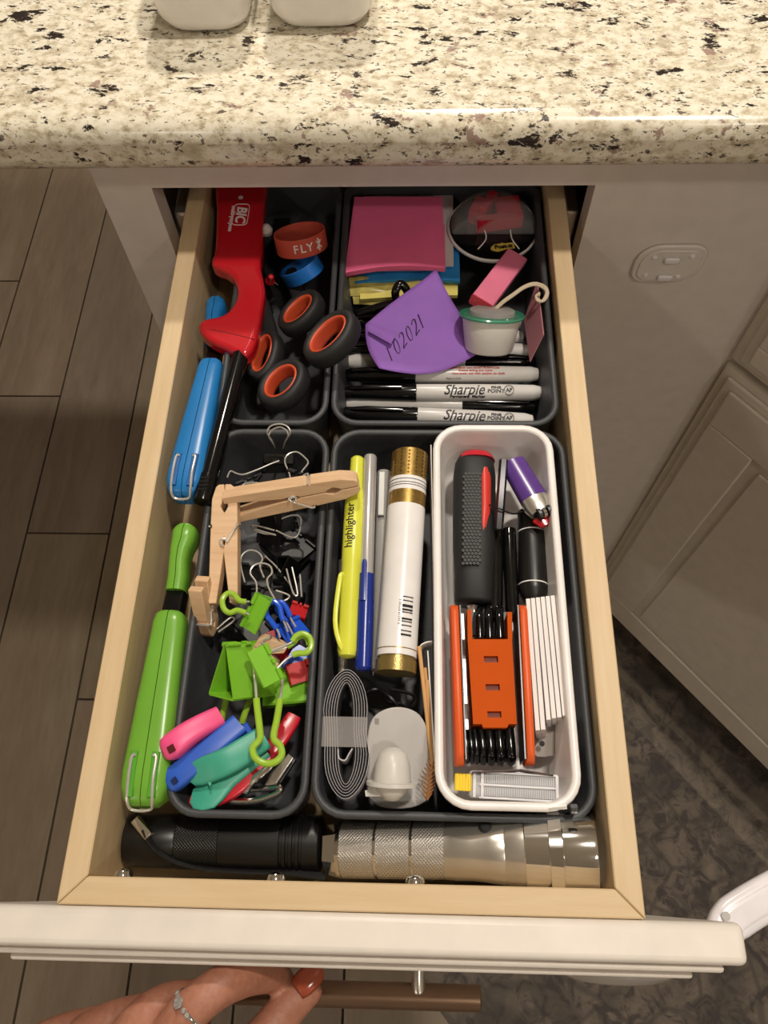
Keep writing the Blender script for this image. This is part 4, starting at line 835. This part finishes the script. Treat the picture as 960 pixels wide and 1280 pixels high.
# folding hex key set
t = thing('hex_key_set', 'orange folding hex key set with black keys in the white bin', 'hex keys', A(612, 860, -.045))
for (x0, x1) in ((567, 574), (651, 661)):
    mb = MB(); a = A(x0, 760, -.014); b_ = A(x1, 957, -.014); ax = b_ - a
    mb.loft([a, a + ax * .02, a + ax * .06, a + ax * .94, a + ax * .98, b_], .0050, [.010, .017, .022, .022, .017, .010], n=18, e=5); pl_ = mb.build('side_plate', orange_p, t, angle=50)
    s_ = 1 if x0 < 600 else -1
    mb = MB(); o_ = V((s_ * .0030, 0, 0)); mb.loft([a + ax * .02 + o_, b_ - ax * .02 + o_], .0010, .021, n=8, e=6); mb.build('steel_liner', dark_steel, t)
bz = -.0085
def quad(mb, pts, z0, z1): mb.prism([(A(x, y, z1).x, A(x, y, z1).y) for x, y in pts], Matrix.Identity(4), z0, z1)
mb = MB()
rows = [(820 - 20 * 0 + 0, 0)]
def qx(y, f): # x on the block at row y, f 0..1 across
    u0 = 584.5 + (y - 800) * .066; u1 = 640 + (y - 800) * .058; return u0 + (u1 - u0) * f
slots = ((820, 828), (855, 863), (889, 897)); ys = [799] + [v for s_ in slots for v in s_] + [905]
for i in range(len(ys) - 1):
    y0, y1 = ys[i], ys[i + 1]
    if i % 2 == 0: quad(mb, [(qx(y0, 0), y0), (qx(y0, 1), y0), (qx(y1, 1), y1), (qx(y1, 0), y1)], -.030, bz)
    else:
        for f0, f1 in ((0, .34), (.66, 1)): quad(mb, [(qx(y0, f0), y0), (qx(y0, f1), y0), (qx(y1, f1), y1), (qx(y1, f0), y1)], -.030, bz)
        quad(mb, [(qx(y0, .34), y0), (qx(y0, .66), y0), (qx(y1, .66), y1), (qx(y1, .34), y1)], -.030, bz - .0025)
quad(mb, [(602, 905), (636, 905), (634, 909.5), (604, 909.5)], -.030, bz)
quad(mb, [(584, 762), (589, 762), (590.5, 799), (584.5, 799)], -.026, bz); quad(mb, [(634, 765), (640, 765), (640.5, 799), (635, 799)], -.026, bz)
mb.build('center_block', mat('matte_orange_plastic', 'c2500f', .75, var=.03, Specular_IOR_Level=.15), t, smooth=False)
mb = MB(); 
for y0, y1 in slots: quad(mb, [(qx(y0, .34), y0), (qx(y0, .66), y0), (qx(y1, .66), y1), (qx(y1, .34), y1)], bz - .0026, bz - .0024)
mb.build('slot_floor', mat('slot_brown_red', '7a2f1a', .6), t, smooth=False)
for i, x in enumerate((584, 590, 596, 604, 614, 626, 639)):
    r_ = (.0013, .0014, .0016, .0020, .0024, .0026, .0027)[i]
    mb = MB(); mb.tube(curve([A(x - 3, 912, -.014), A(x - 1, 930, -.0135), A(x, 946 - (6 - i) * .6, -.0145), A(x, 952, -.022), A(x, 950, -.030)], 5), r_, 12); mb.build('hex_key', black_gl, t)
for i, x in enumerate((599, 611, 624)):
    r_ = (.0020, .0024, .0026)[i]
    mb = MB(); mb.tube(curve([A(x, 760, -.030), A(x, 762, -.018), A(x, 770, -.0135), A(x + 1, 798, -.0135)], 5), r_, 12); mb.build('hex_key', black_gl, t)
mb = MB(); mb.box((A(612, 930, -.026).x, A(612, 930, -.026).y, -.028), (.026, .014, .004)); mb.build('spacer', black_p, t)
mb = MB(); mb.box((A(612, 782, -.026).x, A(612, 782, -.026).y, -.026), (.022, .014, .008)); mb.build('spacer', black_p, t)
for (y0, y1) in ((768, 800), (825, 880), (900, 912)):
    mb = MB(); mb.loft([A(577.5 + (y0 - 768) * .04, y0, -.010), A(577.5 + (y1 - 768) * .04, y1, -.010)], .0024, .003, n=8, e=4); mb.build('steel_key', steel, t)
# white cards
CG = 'white cards leaning in the white bin'
for i in range(7):
    x0 = 661 + i * 6.0; x1 = 673 + i * 6.6; y1 = (918, 917, 905, 903, 902, 900, 898)[i]
    a = A(x0, 757 - i * .8, -.018); b_ = A(x1, y1, -.018)
    mb = MB(); mb.loft([a, b_], .00265, .024, up=(-.18, 0, 1), n=8, e=9)
    o_ = mb.build('white_card', white_n if i % 2 else label_w, smooth=False)
    tag(o_, ('white card leaning on edge, first next to the orange tool', 'white card leaning on edge, second from the orange tool', 'white card leaning on edge, third from the orange tool', 'white card leaning on edge, middle of the seven', 'white card leaning on edge, third from the right bin wall', 'white card leaning on edge, second from the right bin wall', 'white card leaning on edge, nearest the right bin wall')[i], 'card', CG)
mb = MB(); c_ = A(680, 898, -.024); q = curve([A(672, 945, -.022), A(706, 946, -.020), A(719, 930, -.018), A(720, 900, -.017), A(714, 872, -.018), A(700, 878, -.02), A(685, 905, -.022)], 4, True)
M_ = frame(c_, (1, 0, 0), (.15, -.3, 1)); Mi = M_.inverted(); mb.prism([((Mi @ p).x, (Mi @ p).y) for p in q], M_, -.0008, 0); t = thing('grey_disc', 'light grey perforated plastic disc tucked under the white cards', 'disc', c_ - V((0, 0, .02))); mb.build('disc', grey_perf, t, smooth=False)
mb = MB(); mb.lathe(M_ @ (Mi @ A(677, 930, -.022)) + V((0, 0, .001)), M_.to_3x3() @ V((0, 0, 1)), [(0, .0015), (.0003, .0015)], 12); mb.build('pin_hole', ink, t)
# clear ribbed dispenser
t = thing('clear_dispenser', 'clear ribbed plastic dispenser with a yellow slider at the front of the white bin', 'dispenser', A(640, 985, -.045))
M_ = frame(A(643, 983, -.014), (1, -.035, 0), (0, -.12, 1))
mb = MB(); mb.box((0, 0, -.009), (.046, .0135, .018), M_); mb.build('case', clear2, t, bevel=.0018)
mb = MB()
for i in range(34):
    for s in (-1, 1): mb.box((-.016 + i * .00112, s * .0032, .0002), (.0005, .0042, .0008), M_)
mb.build('ribs', mat('rib_plastic', 'c9c9cc', .2), t, smooth=False)
for y in (-.0062, 0, .0062): mb = MB(); mb.box((.002, y, .0004), (.040, .0011, .0012), M_); mb.build('rail', mat('rail_plastic', 'e8e8ea', .12), t, bevel=.0003)
for x in (-.0205, -.0165, .0215): mb = MB(); mb.box((x, 0, .0006), (.0016, .0125, .0016), M_); mb.build('clasp', mat('rail_plastic', '', 0) if False else MATS['rail_plastic'], t, bevel=.0003)
mb = MB(); mb.box((-.0262, .0006, -.0022), (.0085, .0085, .005), M_); sl = mb.build('slider', yelslide, t, bevel=.0006)
for k in range(5): mb = MB(); mb.box((-.0262 + (k - 2) * .0015, .0006, .0005), (.0005, .008, .0006), M_); mb.build('grip_ridge', yelslide, sl, smooth=False)
mb = MB(); mb.loft([A(590, 966, -.012), A(650, 963, -.012), A(690, 970, -.014)], .0008, .006, n=8, e=6); mb.build('printed_insert', mat('orange_black_print', '3a1d10', .5, var=.9, vscale=250), t, smooth=False)

# ---- back right bin: markers
MG = 'permanent markers in the back right bin'
def marker(xl, yl, xr, yr, z, capleft, lab, txt=0, zr=None):
    a = A(xl, yl, z); b_ = A(xr, yr, zr if zr is not None else z)
    if not capleft: a, b_ = b_, a
    t = thing('marker', lab, 'marker', base(a, b_) - V((0, 0, .007)), MG); ax = b_ - a; L = ax.length; u_ = ax.normalized()
    mb = MB(); mb.lathe(a, u_, [(0, .0036), (.0008, .0042), (.012, .0048), (.030, .0056), (.049, .0062), (.050, .0060)], 24); cp = mb.build('cap', black_gl, t)
    mb = MB(); mb.lathe(a + u_ * .0495, u_, [(0, .0058), (.001, .0060), (L - .0495 - .028, .0060), (L - .0495 - .0278, .0059), (L - .0495 - .006, .0054), (L - .0495 - .001, .0042), (L - .0495, .002), (L - .0495, .0002)], 28); mb.build('barrel', grey_b, t)
    sd = u_.cross(V((0, 0, 1))).normalized(); up_ = sd.cross(u_)
    q = a + up_ * .0058; mb = MB(); mb.loft([q + u_ * .004, q + u_ * .016 + up_ * .0014, q + u_ * .040 + up_ * .0012], [.002, .0032, .0030], [.0008, .0012, .001], up=up_, n=10, e=4); mb.build('cap_clip', black_gl, cp)
    X_ = u_ if u_.x > 0 else -u_
    def at_(px, dy): # on the barrel at pixel column px, dy mm up from the axis
        f = (A(px, 0.5 * (yl + yr), z).x - a.x) / ax.x; p_ = a + ax * f; zz = (up_ * .93 + V((0, -.36, 0))).normalized(); zz = (zz - u_ * zz.dot(u_)).normalized(); return fx(p_ + zz * .00605, X_, zz)
    if txt == 1:
        text('Sharpie', at_(579, 0), .0108, ink, t, yo=.0008, shear=.35, bold=.00012, wrap=.0061, sx=.86)
        text('Permanent  Marker', at_(582, 0) @ Matrix.Translation((.001, 0, 0)), .0029, ink, t, yo=-.0040, bold=.0001, wrap=.0061, sx=1.05)
        text('FINE', at_(619, 0) @ Matrix.Translation((0, 0, 0)), .0026, ink, t, yo=.0024, bold=.00012, wrap=.0061, sx=1.3); text('POINT', at_(619, 0) @ Matrix.Translation((0, 0, 0)), .0033, ink, t, yo=-.0002, bold=.0001, wrap=.0061, sx=1.2)
        M_ = at_(635, 0); mb = MB(); mb.tube([M_ @ V((.0032 * math.cos(k * PI / 10), .0005 + .0034 * math.sin(k * PI / 10), -.0004)) for k in range(20)], .00025, 5, True); mb.build('seal', ink, t)
        text('AP', M_, .0036, ink, t, yo=.0005, bold=.0001, wrap=.0061)
    if txt == 2:
        for k, s_ in enumerate(('PERMANENT ON MOST SURFACES', 'Resists fading and water', 'Non-toxic, use with caution on cloth')):
            text(s_, at_(590, 0) @ Matrix.Translation((.002 * k, 0, 0)), .0021, red_ink, t, bold=.00006, yo=.0036 - k * .0022, wrap=.0061, sx=1.15)
        text('Made in U.S.A.', at_(572, 0) @ Matrix.Translation((-.003, 0, 0)), .0018, ink, t, yo=-.0042, wrap=.0061)
    return t
marker(430, 516, 667, 527, -.036, True, 'grey permanent marker half hidden by the front rim of the bin', 1)
marker(432, 505, 668, 509, -.046, False, 'permanent marker with black cap to the right, second from the bin front')
marker(430, 491, 678, 491, -.038, True, 'permanent marker showing its script name, cap to the left', 1)
marker(430, 469, 674, 468, -.038, True, 'permanent marker with red small print, cap to the left', 2)
marker(434, 452, 669, 453, -.046, False, 'permanent marker with black cap right, behind the red printed one')
marker(430, 437, 662, 439, -.044, True, 'grey ended permanent marker in front of the small white pot')
marker(436, 420, 655, 422, -.048, True, 'permanent marker mostly hidden under the purple note')
marker(440, 403, 652, 404, -.048, True, 'permanent marker deepest under the purple note, cap to the left')
# sticky note pads
SG = 'sticky note pads in the back right bin'
def pad(cs, z, th, m, lab, bulge, group=SG, cat='note pad', nm='sticky_note_pad'):
    mb = MB(); mb.patch([A(x, y, z) for x, y in cs], 14, 12, bulge, th); o_ = mb.build(nm, m, angle=30); tag(o_, lab, cat, group); return o_
pad([(431, 341), (556, 335), (443, 246), (553, 246)], -.016, .004, pink_n, 'hot pink sticky note pad with curled front edge on top', lambda u, v: .0045 * math.sin(PI * u) * (1 - v) ** 2)
pad([(470, 338), (557, 337), (480, 280), (556, 280)], -.022, .001, pink_n2, 'single lighter pink sheet under the pink pad', lambda u, v: 0)
pad([(445, 332), (567, 331), (447, 238), (566, 240)], -.024, .002, white_n, 'white note pad under the pink pad', lambda u, v: 0)
pad([(444, 352), (575, 350), (450, 262), (573, 262)], -.028, .003, blue_n, 'bright blue sticky note pad under the pink and white pads', lambda u, v: .003 * math.sin(PI * u) * (1 - v) ** 2 - .001)
pad([(450, 374), (572, 369), (452, 290), (574, 290)], -.034, .003, yel_n, 'yellow sticky note pad below the blue pad', lambda u, v: .001 * math.sin(PI * u))
fold = mat('yellow_cellophane', 'b5a85c', .22, var=.25, vscale=120)
for i, (y0, y1, z, lab) in enumerate(((357, 345, -.032, 'folded yellow film wrapper, uppermost'), (370, 356, -.036, 'folded yellow film wrapper, middle'), (380, 368, -.040, 'folded yellow film wrapper, lowest'))):
    pad([(434 + 4 * i, y0), (545, y0 + 8), (434 + 3 * i, y1), (545, y1 + 2)], z, .0006, fold, lab, lambda u, v: .0035 * math.sin(PI * v) + .0008 * math.sin(u * 9), 'yellow film wrappers', 'wrapper', 'film_wrapper')
t = thing('black_clip_pen', 'black glossy pen clip with a rounded hump beside the yellow wrappers', 'clip', A(500, 385, -.05))
mb = MB(); mb.loft(curve([A(447, 392, -.034), A(480, 381, -.030), A(515, 376, -.030), A(560, 372, -.034)], 4), [.004] + [.0055] * 11 + [.004], [.003] * 13, n=12, e=3); mb.build('arm', black_gl, t)
mb = MB(); mb.loft(curve([A(497, 378, -.028), A(494, 366, -.020), A(500, 355, -.016), A(508, 362, -.020), A(512, 376, -.028)], 4), [.006] * 17, [.006] * 17, n=12); mb.build('hump', black_gl, t)
# purple note
t = thing('purple_note', 'purple sticky note with 102021 handwritten, draped over the markers', 'sticky note', A(530, 410, -.035))
def pf(u, v):
    return .002 - .003 * (1 - v) * math.sin(PI * u) + .004 * (u - .5) ** 2 - .006 * max(0, .25 - u) * (1 - v) + .0015 * math.sin(u * 5) * v
mb = MB(); pc = [A(474, 462, -.026), A(607, 440, -.030), A(457, 409, -.020), A(545, 338, -.018)]
def note_pt(u, v):
    c = pc; p = c[0] * (1 - u) * (1 - v) + c[1] * u * (1 - v) + c[2] * (1 - u) * v + c[3] * u * v
    p = p + V((0, -1, 0)) * (.0095 * math.sin(PI * min(1, u * 1.02)) * (1 - v) ** 1.5) + V((.0035, -.0015, 0)) * (math.sin(PI * v) * u ** 3) * -1 + V((-.003, -.001, 0)) * math.sin(PI * v) * (1 - u) ** 3
    return p + V((0, 0, pf(u, v)))
nu, nv = 20, 18; vs_ = [note_pt(i / nu, j / nv) for j in range(nv + 1) for i in range(nu + 1)]
mb.add(vs_, [(j * (nu + 1) + i, j * (nu + 1) + i + 1, (j + 1) * (nu + 1) + i + 1, (j + 1) * (nu + 1) + i) for j in range(nv) for i in range(nu)])
o_ = mb.build('note_sheet', purple_n, t); sm = o_.modifiers.new('thick', 'SOLIDIFY'); sm.thickness = .0003; sm.offset = -1
mb = MB(); mb.patch([A(460, 414, -.0150), A(489, 430, -.0175), A(463, 403, -.0140), A(496, 417, -.0165)], 6, 6, lambda u, v: .001 * math.sin(PI * v), .0003); mb.build('folded_flap', purple_n, t)
for i, ch in enumerate('102021'):   # pen strokes, stroked as tubes along the note
    strokes = {'1': [[(.1, 1), (.1, 0)]], '0': [[(.1, .9), (.0, .5), (.1, .05), (.35, .05), (.45, .5), (.35, .95), (.1, .9)]], '2': [[(.0, .8), (.15, 1), (.4, .9), (.35, .5), (0, 0), (.2, .05), (.5, .1)]]}[ch]
    for st in strokes:
        pts = []
        for x, y in st:
            s_ = i * .62 + x * .8; px = 489 + s_ * 12.6 + y * -6.5; py = 452 - s_ * 13.3 - y * 17; 
            # nearest (u,v) on the note by search
            tgt = A(px, py, -.022); best = min(((note_pt(a_ / 24, b2 / 24) - tgt).to_2d().length, a_, b2) for a_ in range(25) for b2 in range(25)); zz_ = note_pt(best[1] / 24, best[2] / 24).z
            pts.append(A(px, py, zz_ + .0004))
        mb = MB(); mb.tube(curve(pts, 4) if len(pts) > 2 else pts, .00034, 5); mb.build('pen_stroke', purple_ink, t)
# dome dispenser of flags
c_ = A(616, 284, -.022); t = thing('flag_dispenser', 'round flag dispenser with clear dome over red page flags', 'dispenser', c_ - V((0, 0, .012)))
mb = MB(); mb.lathe(c_ - V((0, 0, .008)), (0, 0, 1), [(0, .024), (.001, .029), (.006, .0335), (.0078, .0338), (.0085, .0325)], 56); mb.build('white_base', label_w, t)
mb = MB(); mb.lathe(c_, (0, 0, 1), [(0, .0325), (.0012, .0322), (.0014, .0001)], 56); mb.build('black_tray', black_gl, t)
mb = MB(); prof = [(.0014, .0316)] + [(.0014 + .016 * math.sin(a * PI / 2 / 7), .0316 * math.cos(a * PI / 2 / 7) ** .8) for a in range(1, 7)] + [(.0174, .004), (.0176, .0003)]
seg = 40; rs = []
for d_, r_ in prof:
    rs.append([c_ + V((r_ * math.cos(2 * PI * i / seg), max(r_ * math.sin(2 * PI * i / seg), -.009 + .2 * d_), d_)) for i in range(seg)])
mb.rings(rs, caps=False); o_ = mb.build('clear_dome', clear, t, angle=30); sm = o_.modifiers.new('thick', 'SOLIDIFY'); sm.thickness = .0006
for x0, y0, w_, d_, h_, rz in ((.004, -.002, .034, .006, .011, .18), (-.010, .008, .012, .016, .012, -.4), (.010, .010, .018, .014, .012, .1), (-.004, .012, .006, .018, .014, -.5)):
    mb = MB(); mb.box((0, 0, h_ / 2), (w_, d_, h_), Matrix.Translation(c_ + V((x0, y0, .0016))) @ Matrix.Rotation(rz, 4, 'Z')); mb.build('page_flags', flagred, t, smooth=False)
for x0, x1 in ((-.007, -.012), (.012, .018)):
    mb = MB(); mb.tube(curve([c_ + V((x0, -.009, .006)), c_ + V((x0 + .001, -.016, .004)), c_ + V((x1, -.024, .0022))], 4), .0005, 6); mb.build('guide_line', label_w, t)
M_ = Matrix.Translation(c_ + V((.006, -.0215, .0016))) @ Matrix.Rotation(.12, 4, 'Z')
mb = MB(); mb.prism([(-.0088, 0), (-.006, .003), (-.001, .0034), (0, .0042), (.002, .0032), (.0088, .0034), (.0088, -.0022), (.003, -.0024), (-.004, -.0042), (-.0085, -.0022)], M_, 0, .0003); lb = mb.build('gold_label', gold_stick, t, smooth=False)
text('Post-it', M_ @ Matrix.Translation((.0008, 0, .0005)), .0050, ink, lb, bold=.0002)
# eraser, pot, twine, card
t = thing('pink_eraser', 'pink block eraser with glittery worn end leaning on the pot', 'eraser', A(620, 355, -.045)); a = A(601, 380, -.012); b_ = A(645, 322, -.024); u_ = (b_ - a).normalized()
mb = MB(); mb.loft([a, b_], .0165, .008, up=(0.1, -.2, 1), n=16, e=8); mb.build('block', pink_n2 if False else mat('eraser_pink', 'ee7f9f', .7), t, angle=40)
mb = MB(); mb.loft([a - u_ * .0006, a + u_ * .0004], .0168, .0083, up=(0.1, -.2, 1), n=16, e=8); mb.build('worn_end', mat('glitter_red', 'c8404e', .5, bump=.8, bscale=900, var=.6, vscale=1500), t)
PA = V((.04, .60, .80)).normalized(); c_ = A(615, 391, -.010); t = thing('lidded_pot', 'small white pot with a clear green-rimmed lid and twine', 'pot', c_ - V((0, 0, .03)))
mb = MB(); mb.lathe(c_ - PA * .026, PA, [(0, .0005), (0, .0150), (.0015, .0166), (.022, .0198), (.024, .0195), (.024, .0005)], 44); mb.build('pot_body', balm, t, angle=50)
mb = MB(); mb.lathe(c_ - PA * .0025, PA, [(0, .0200), (.0002, .0222), (.0014, .0225), (.002, .0218), (.002, .0160), (.0012, .0155)], 44); mb.build('lid_rim', green_cl, t)
mb = MB(); mb.lathe(c_ - PA * .0006, PA, [(0, .0158), (.0025, .0155), (.0035, .013), (.0038, .0002)], 36); mb.build('lid_dome', cloudy, t)
mb = MB(); q = c_ + V((.0085, -.0145, .0098)); mb.lathe(q, PA, [(0, .0006), (.0006, .0004)], 8); mb.build('painted_glint', label_w, t)  # white dot modelled on the lid in place of a glint
mb = MB(); tz = -.008
for o_ in (0, 2.2):
    mb.tube(curve([A(617 + o_, 388, -.009), A(628, 377 + o_, -.006), A(642, 367 + o_, -.004), A(655, 358 + o_, -.004), A(668, 354 + o_, -.004), A(681 - o_ * .6, 358 + o_, -.004), A(685 - o_, 367, -.005), A(680 - o_, 376, -.006), A(672, 376 - o_, -.006), A(670, 370, -.006), A(675, 366 + o_, -.005)], 5), .0009, 7)
tag(mb.build('twine', twine), 'loop of cream twine lying over the pot and hooked at the bin wall', 'twine')
mb = MB(); mb.patch([A(662, 452, -.030), A(679, 418, -.010), A(655, 400, -.030), A(671, 352, -.010)], 3, 8, lambda u, v: 0, .0008); tag(mb.build('pink_card', pinkcard, smooth=False), 'dusty pink card standing against the right wall of the back bin', 'card')

# ---- child lock strap round the end of the drawer front
t = thing('lock_strap', 'white child lock strap stuck to the drawer front, reaching off to the right', 'child lock', (.13, -.03, -.1))
q = curve([A(893, 1176, -.055), A(912, 1152, -.055), A(934, 1136, -.055), A(965, 1118, -.055), A(1010, 1094, -.055)], 4); k = len(q)
mb = MB(); mb.loft(q, [.008, .013, .017, .019, .020] + [.021] * (k - 5), .010, n=24, e=3.2); mb.build('strap_arm', lock_w, t, angle=60)
mb = MB(); mb.loft([p + V((0, 0, .0052)) for p in q[3:]], .011, .0016, n=16, e=4); mb.build('raised_rib', lock_w, t)
mb = MB(); mb.lathe(A(907, 1145, -.049) , (0, 0, 1), [(0, .0022), (.0006, .0022)], 16); mb.build('rivet', grey_pl, t)
mb = MB(); mb.lathe((.108, -.0322, -.062), (0, -1, 0), [(0, .0285), (.0025, .0280), (.0050, .0225), (.0064, .013), (.0068, .0003)], 40); mb.build('adhesive_pad', lock_c, t)
mb = MB(); mb.loft(curve([V((.128, -.0335, -.064)), V((.141, -.0310, -.064)), V((.1555, -.0268, -.063)), V((.1575, -.018, -.060)), A(893, 1176, -.055)], 4), .0014, .010, up=(0, 0, 1), n=12, e=5); mb.build('connector', lock_w, t)

# ---- the hand pulling the bar
t = thing('person', 'hand with a diamond ring and brown nail polish pulling the drawer by its bar', 'person', (-.17, -.12, -.09))
mb = MB()
def fing(pts, ws): mb.loft(curve(pts, 5), [ws[0] + (ws[-1] - ws[0]) * 0 + 0] * 0 or [ws[min(len(ws) - 1, i // 5)] * (1 - (i % 5) / 5) + ws[min(len(ws) - 1, i // 5 + 1)] * ((i % 5) / 5) for i in range((len(pts) - 1) * 5 + 1)], n=16, e=2.1)
f1 = [A(185, 1345, -.040), A(222, 1282, -.026), A(262, 1242, -.024), A(300, 1222, -.032), A(334, 1219, -.052), A(352, 1224, -.072)]
fing(f1, [.022, .0205, .0190, .0190, .0165, .0145, .006])
fing([A(150, 1350, -.048), A(165, 1290, -.036), A(205, 1256, -.036), A(262, 1244, -.050), A(310, 1222, -.080)], [.022, .0200, .0190, .0165, .013, .006])
fing([A(95, 1355, -.058), A(100, 1300, -.050), A(150, 1272, -.050), A(215, 1256, -.066), A(262, 1236, -.088)], [.021, .0195, .0180, .0150, .012, .006])
fing([A(35, 1350, -.070), A(40, 1310, -.064), A(85, 1286, -.064), A(150, 1268, -.080), A(200, 1246, -.098)], [.019, .0175, .0160, .0135, .011, .006])
f2 = [A(360, 1224, -.094), A(356, 1221, -.080), A(352, 1222, -.068)]
th_ = [A(235, 1395, -.060), A(290, 1345, -.052), A(335, 1290, -.056), A(366, 1253, -.062), A(387, 1234, -.064), A(395, 1226, -.064)]
fing(th_, [.030, .0240, .0200, .0190, .0165, .0100, .004])
mb.loft([A(140, 1345, -.050), A(140, 1400, -.060), A(130, 1470, -.072), A(110, 1560, -.085), A(60, 1800, -.11), A(20, 2100, -.14)], [.070, .080, .078, .060, .052, .060], [.022, .030, .032, .034, .040, .048], n=28, e=2.2)
# blend webs between fingers and palm
mb.loft([A(60, 1345, -.062), A(130, 1345, -.052), A(190, 1350, -.046), A(250, 1385, -.054)], [.030] * 4, [.020, .022, .024, .022], n=18)
hand = mb.build('hand', SKIN, t, smooth=True, angle=180)
rm = hand.modifiers.new('merge', 'REMESH'); rm.mode = 'VOXEL'; rm.voxel_size = .0013; rm.use_smooth_shade = True
sm = hand.modifiers.new('smooth', 'SMOOTH'); sm.factor = .6; sm.iterations = 9
def nail(p, d, up_, w_, l_, m_):
    d = V(d).normalized(); up_ = V(up_); up_ = (up_ - d * up_.dot(d)).normalized(); sd = d.cross(up_); mb = MB(); n1, n2 = 8, 8; vs_ = []
    for j in range(n2 + 1):
        v = j / n2
        for i in range(n1 + 1):
            u = i / n1 * 2 - 1; ww = w_ / 2 * (1 if v < .6 else math.sqrt(max(0, 1 - ((v - .6) / .42) ** 2))) * (.85 + .15 * min(1, v * 4))
            vs_.append(p + d * (l_ * (v - .5)) + sd * u * ww + up_ * (-.0022 * u * u * (ww / (w_ / 2 + 1e-9)) - .0010 * (2 * v - 1) ** 2))
    mb.add(vs_, [(j * 9 + i, j * 9 + i + 1, (j + 1) * 9 + i + 1, (j + 1) * 9 + i) for j in range(n2) for i in range(n1)])
    o_ = mb.build('nail', m_, t); q_ = o_.modifiers.new('thick', 'SOLIDIFY'); q_.thickness = .0007; q_.offset = 0; return o_
dth = (th_[5] - th_[3]).normalized()
nail(A(386, 1222, -.0528), dth, (0.0, .15, 1), .0120, .0155, nail_m)
# ring
rc = f1[1] + (f1[2] - f1[1]) * .52; rd = (f1[2] - f1[1]).normalized(); x_, y_, z_ = basis(rd)
mb = MB(); mb.lathe(rc - rd * .0011, rd, [(0, .0101), (.0002, .0108), (.0011, .0111), (.0020, .0108), (.0022, .0101), (.0011, .0099)], 48, closed=True); ring = mb.build('ring', chrome, t, angle=60)
dn = (A(232, 1238, -.010) - rc); dn = (dn - rd * dn.dot(rd)).normalized(); gp = rc + dn * .0112
mb = MB(); mb.lathe(gp, dn, [(0, .0008), (.0022, .0028), (.0030, .0020), (.0032, .0001)], 8); mb.build('diamond', mat('diamond', 'ffffff', .02, 0, Transmission_Weight=.8, IOR=2.2), ring, smooth=False)
for s in (-1, 1):
    for k in (0, 1):
        q = rc + (dn * math.cos(s * (.32 + k * .22)) + rd.cross(dn) * math.sin(s * (.32 + k * .22))) * .0113
        mb = MB(); mb.lathe(q, q - rc, [(0, .0004), (.0009, .0013), (.0013, .0009), (.0014, .0001)], 8); mb.build('side_stone', MATS['diamond'], ring, smooth=False)
for k in range(4):
    a_ = PI / 4 + k * PI / 2; o2 = (rd * math.cos(a_) + rd.cross(dn) * math.sin(a_)) * .0025; mb = MB(); mb.tube([gp + o2 * .3, gp + o2 + dn * .0028], .0004, 6); mb.build('prong', chrome, ring)
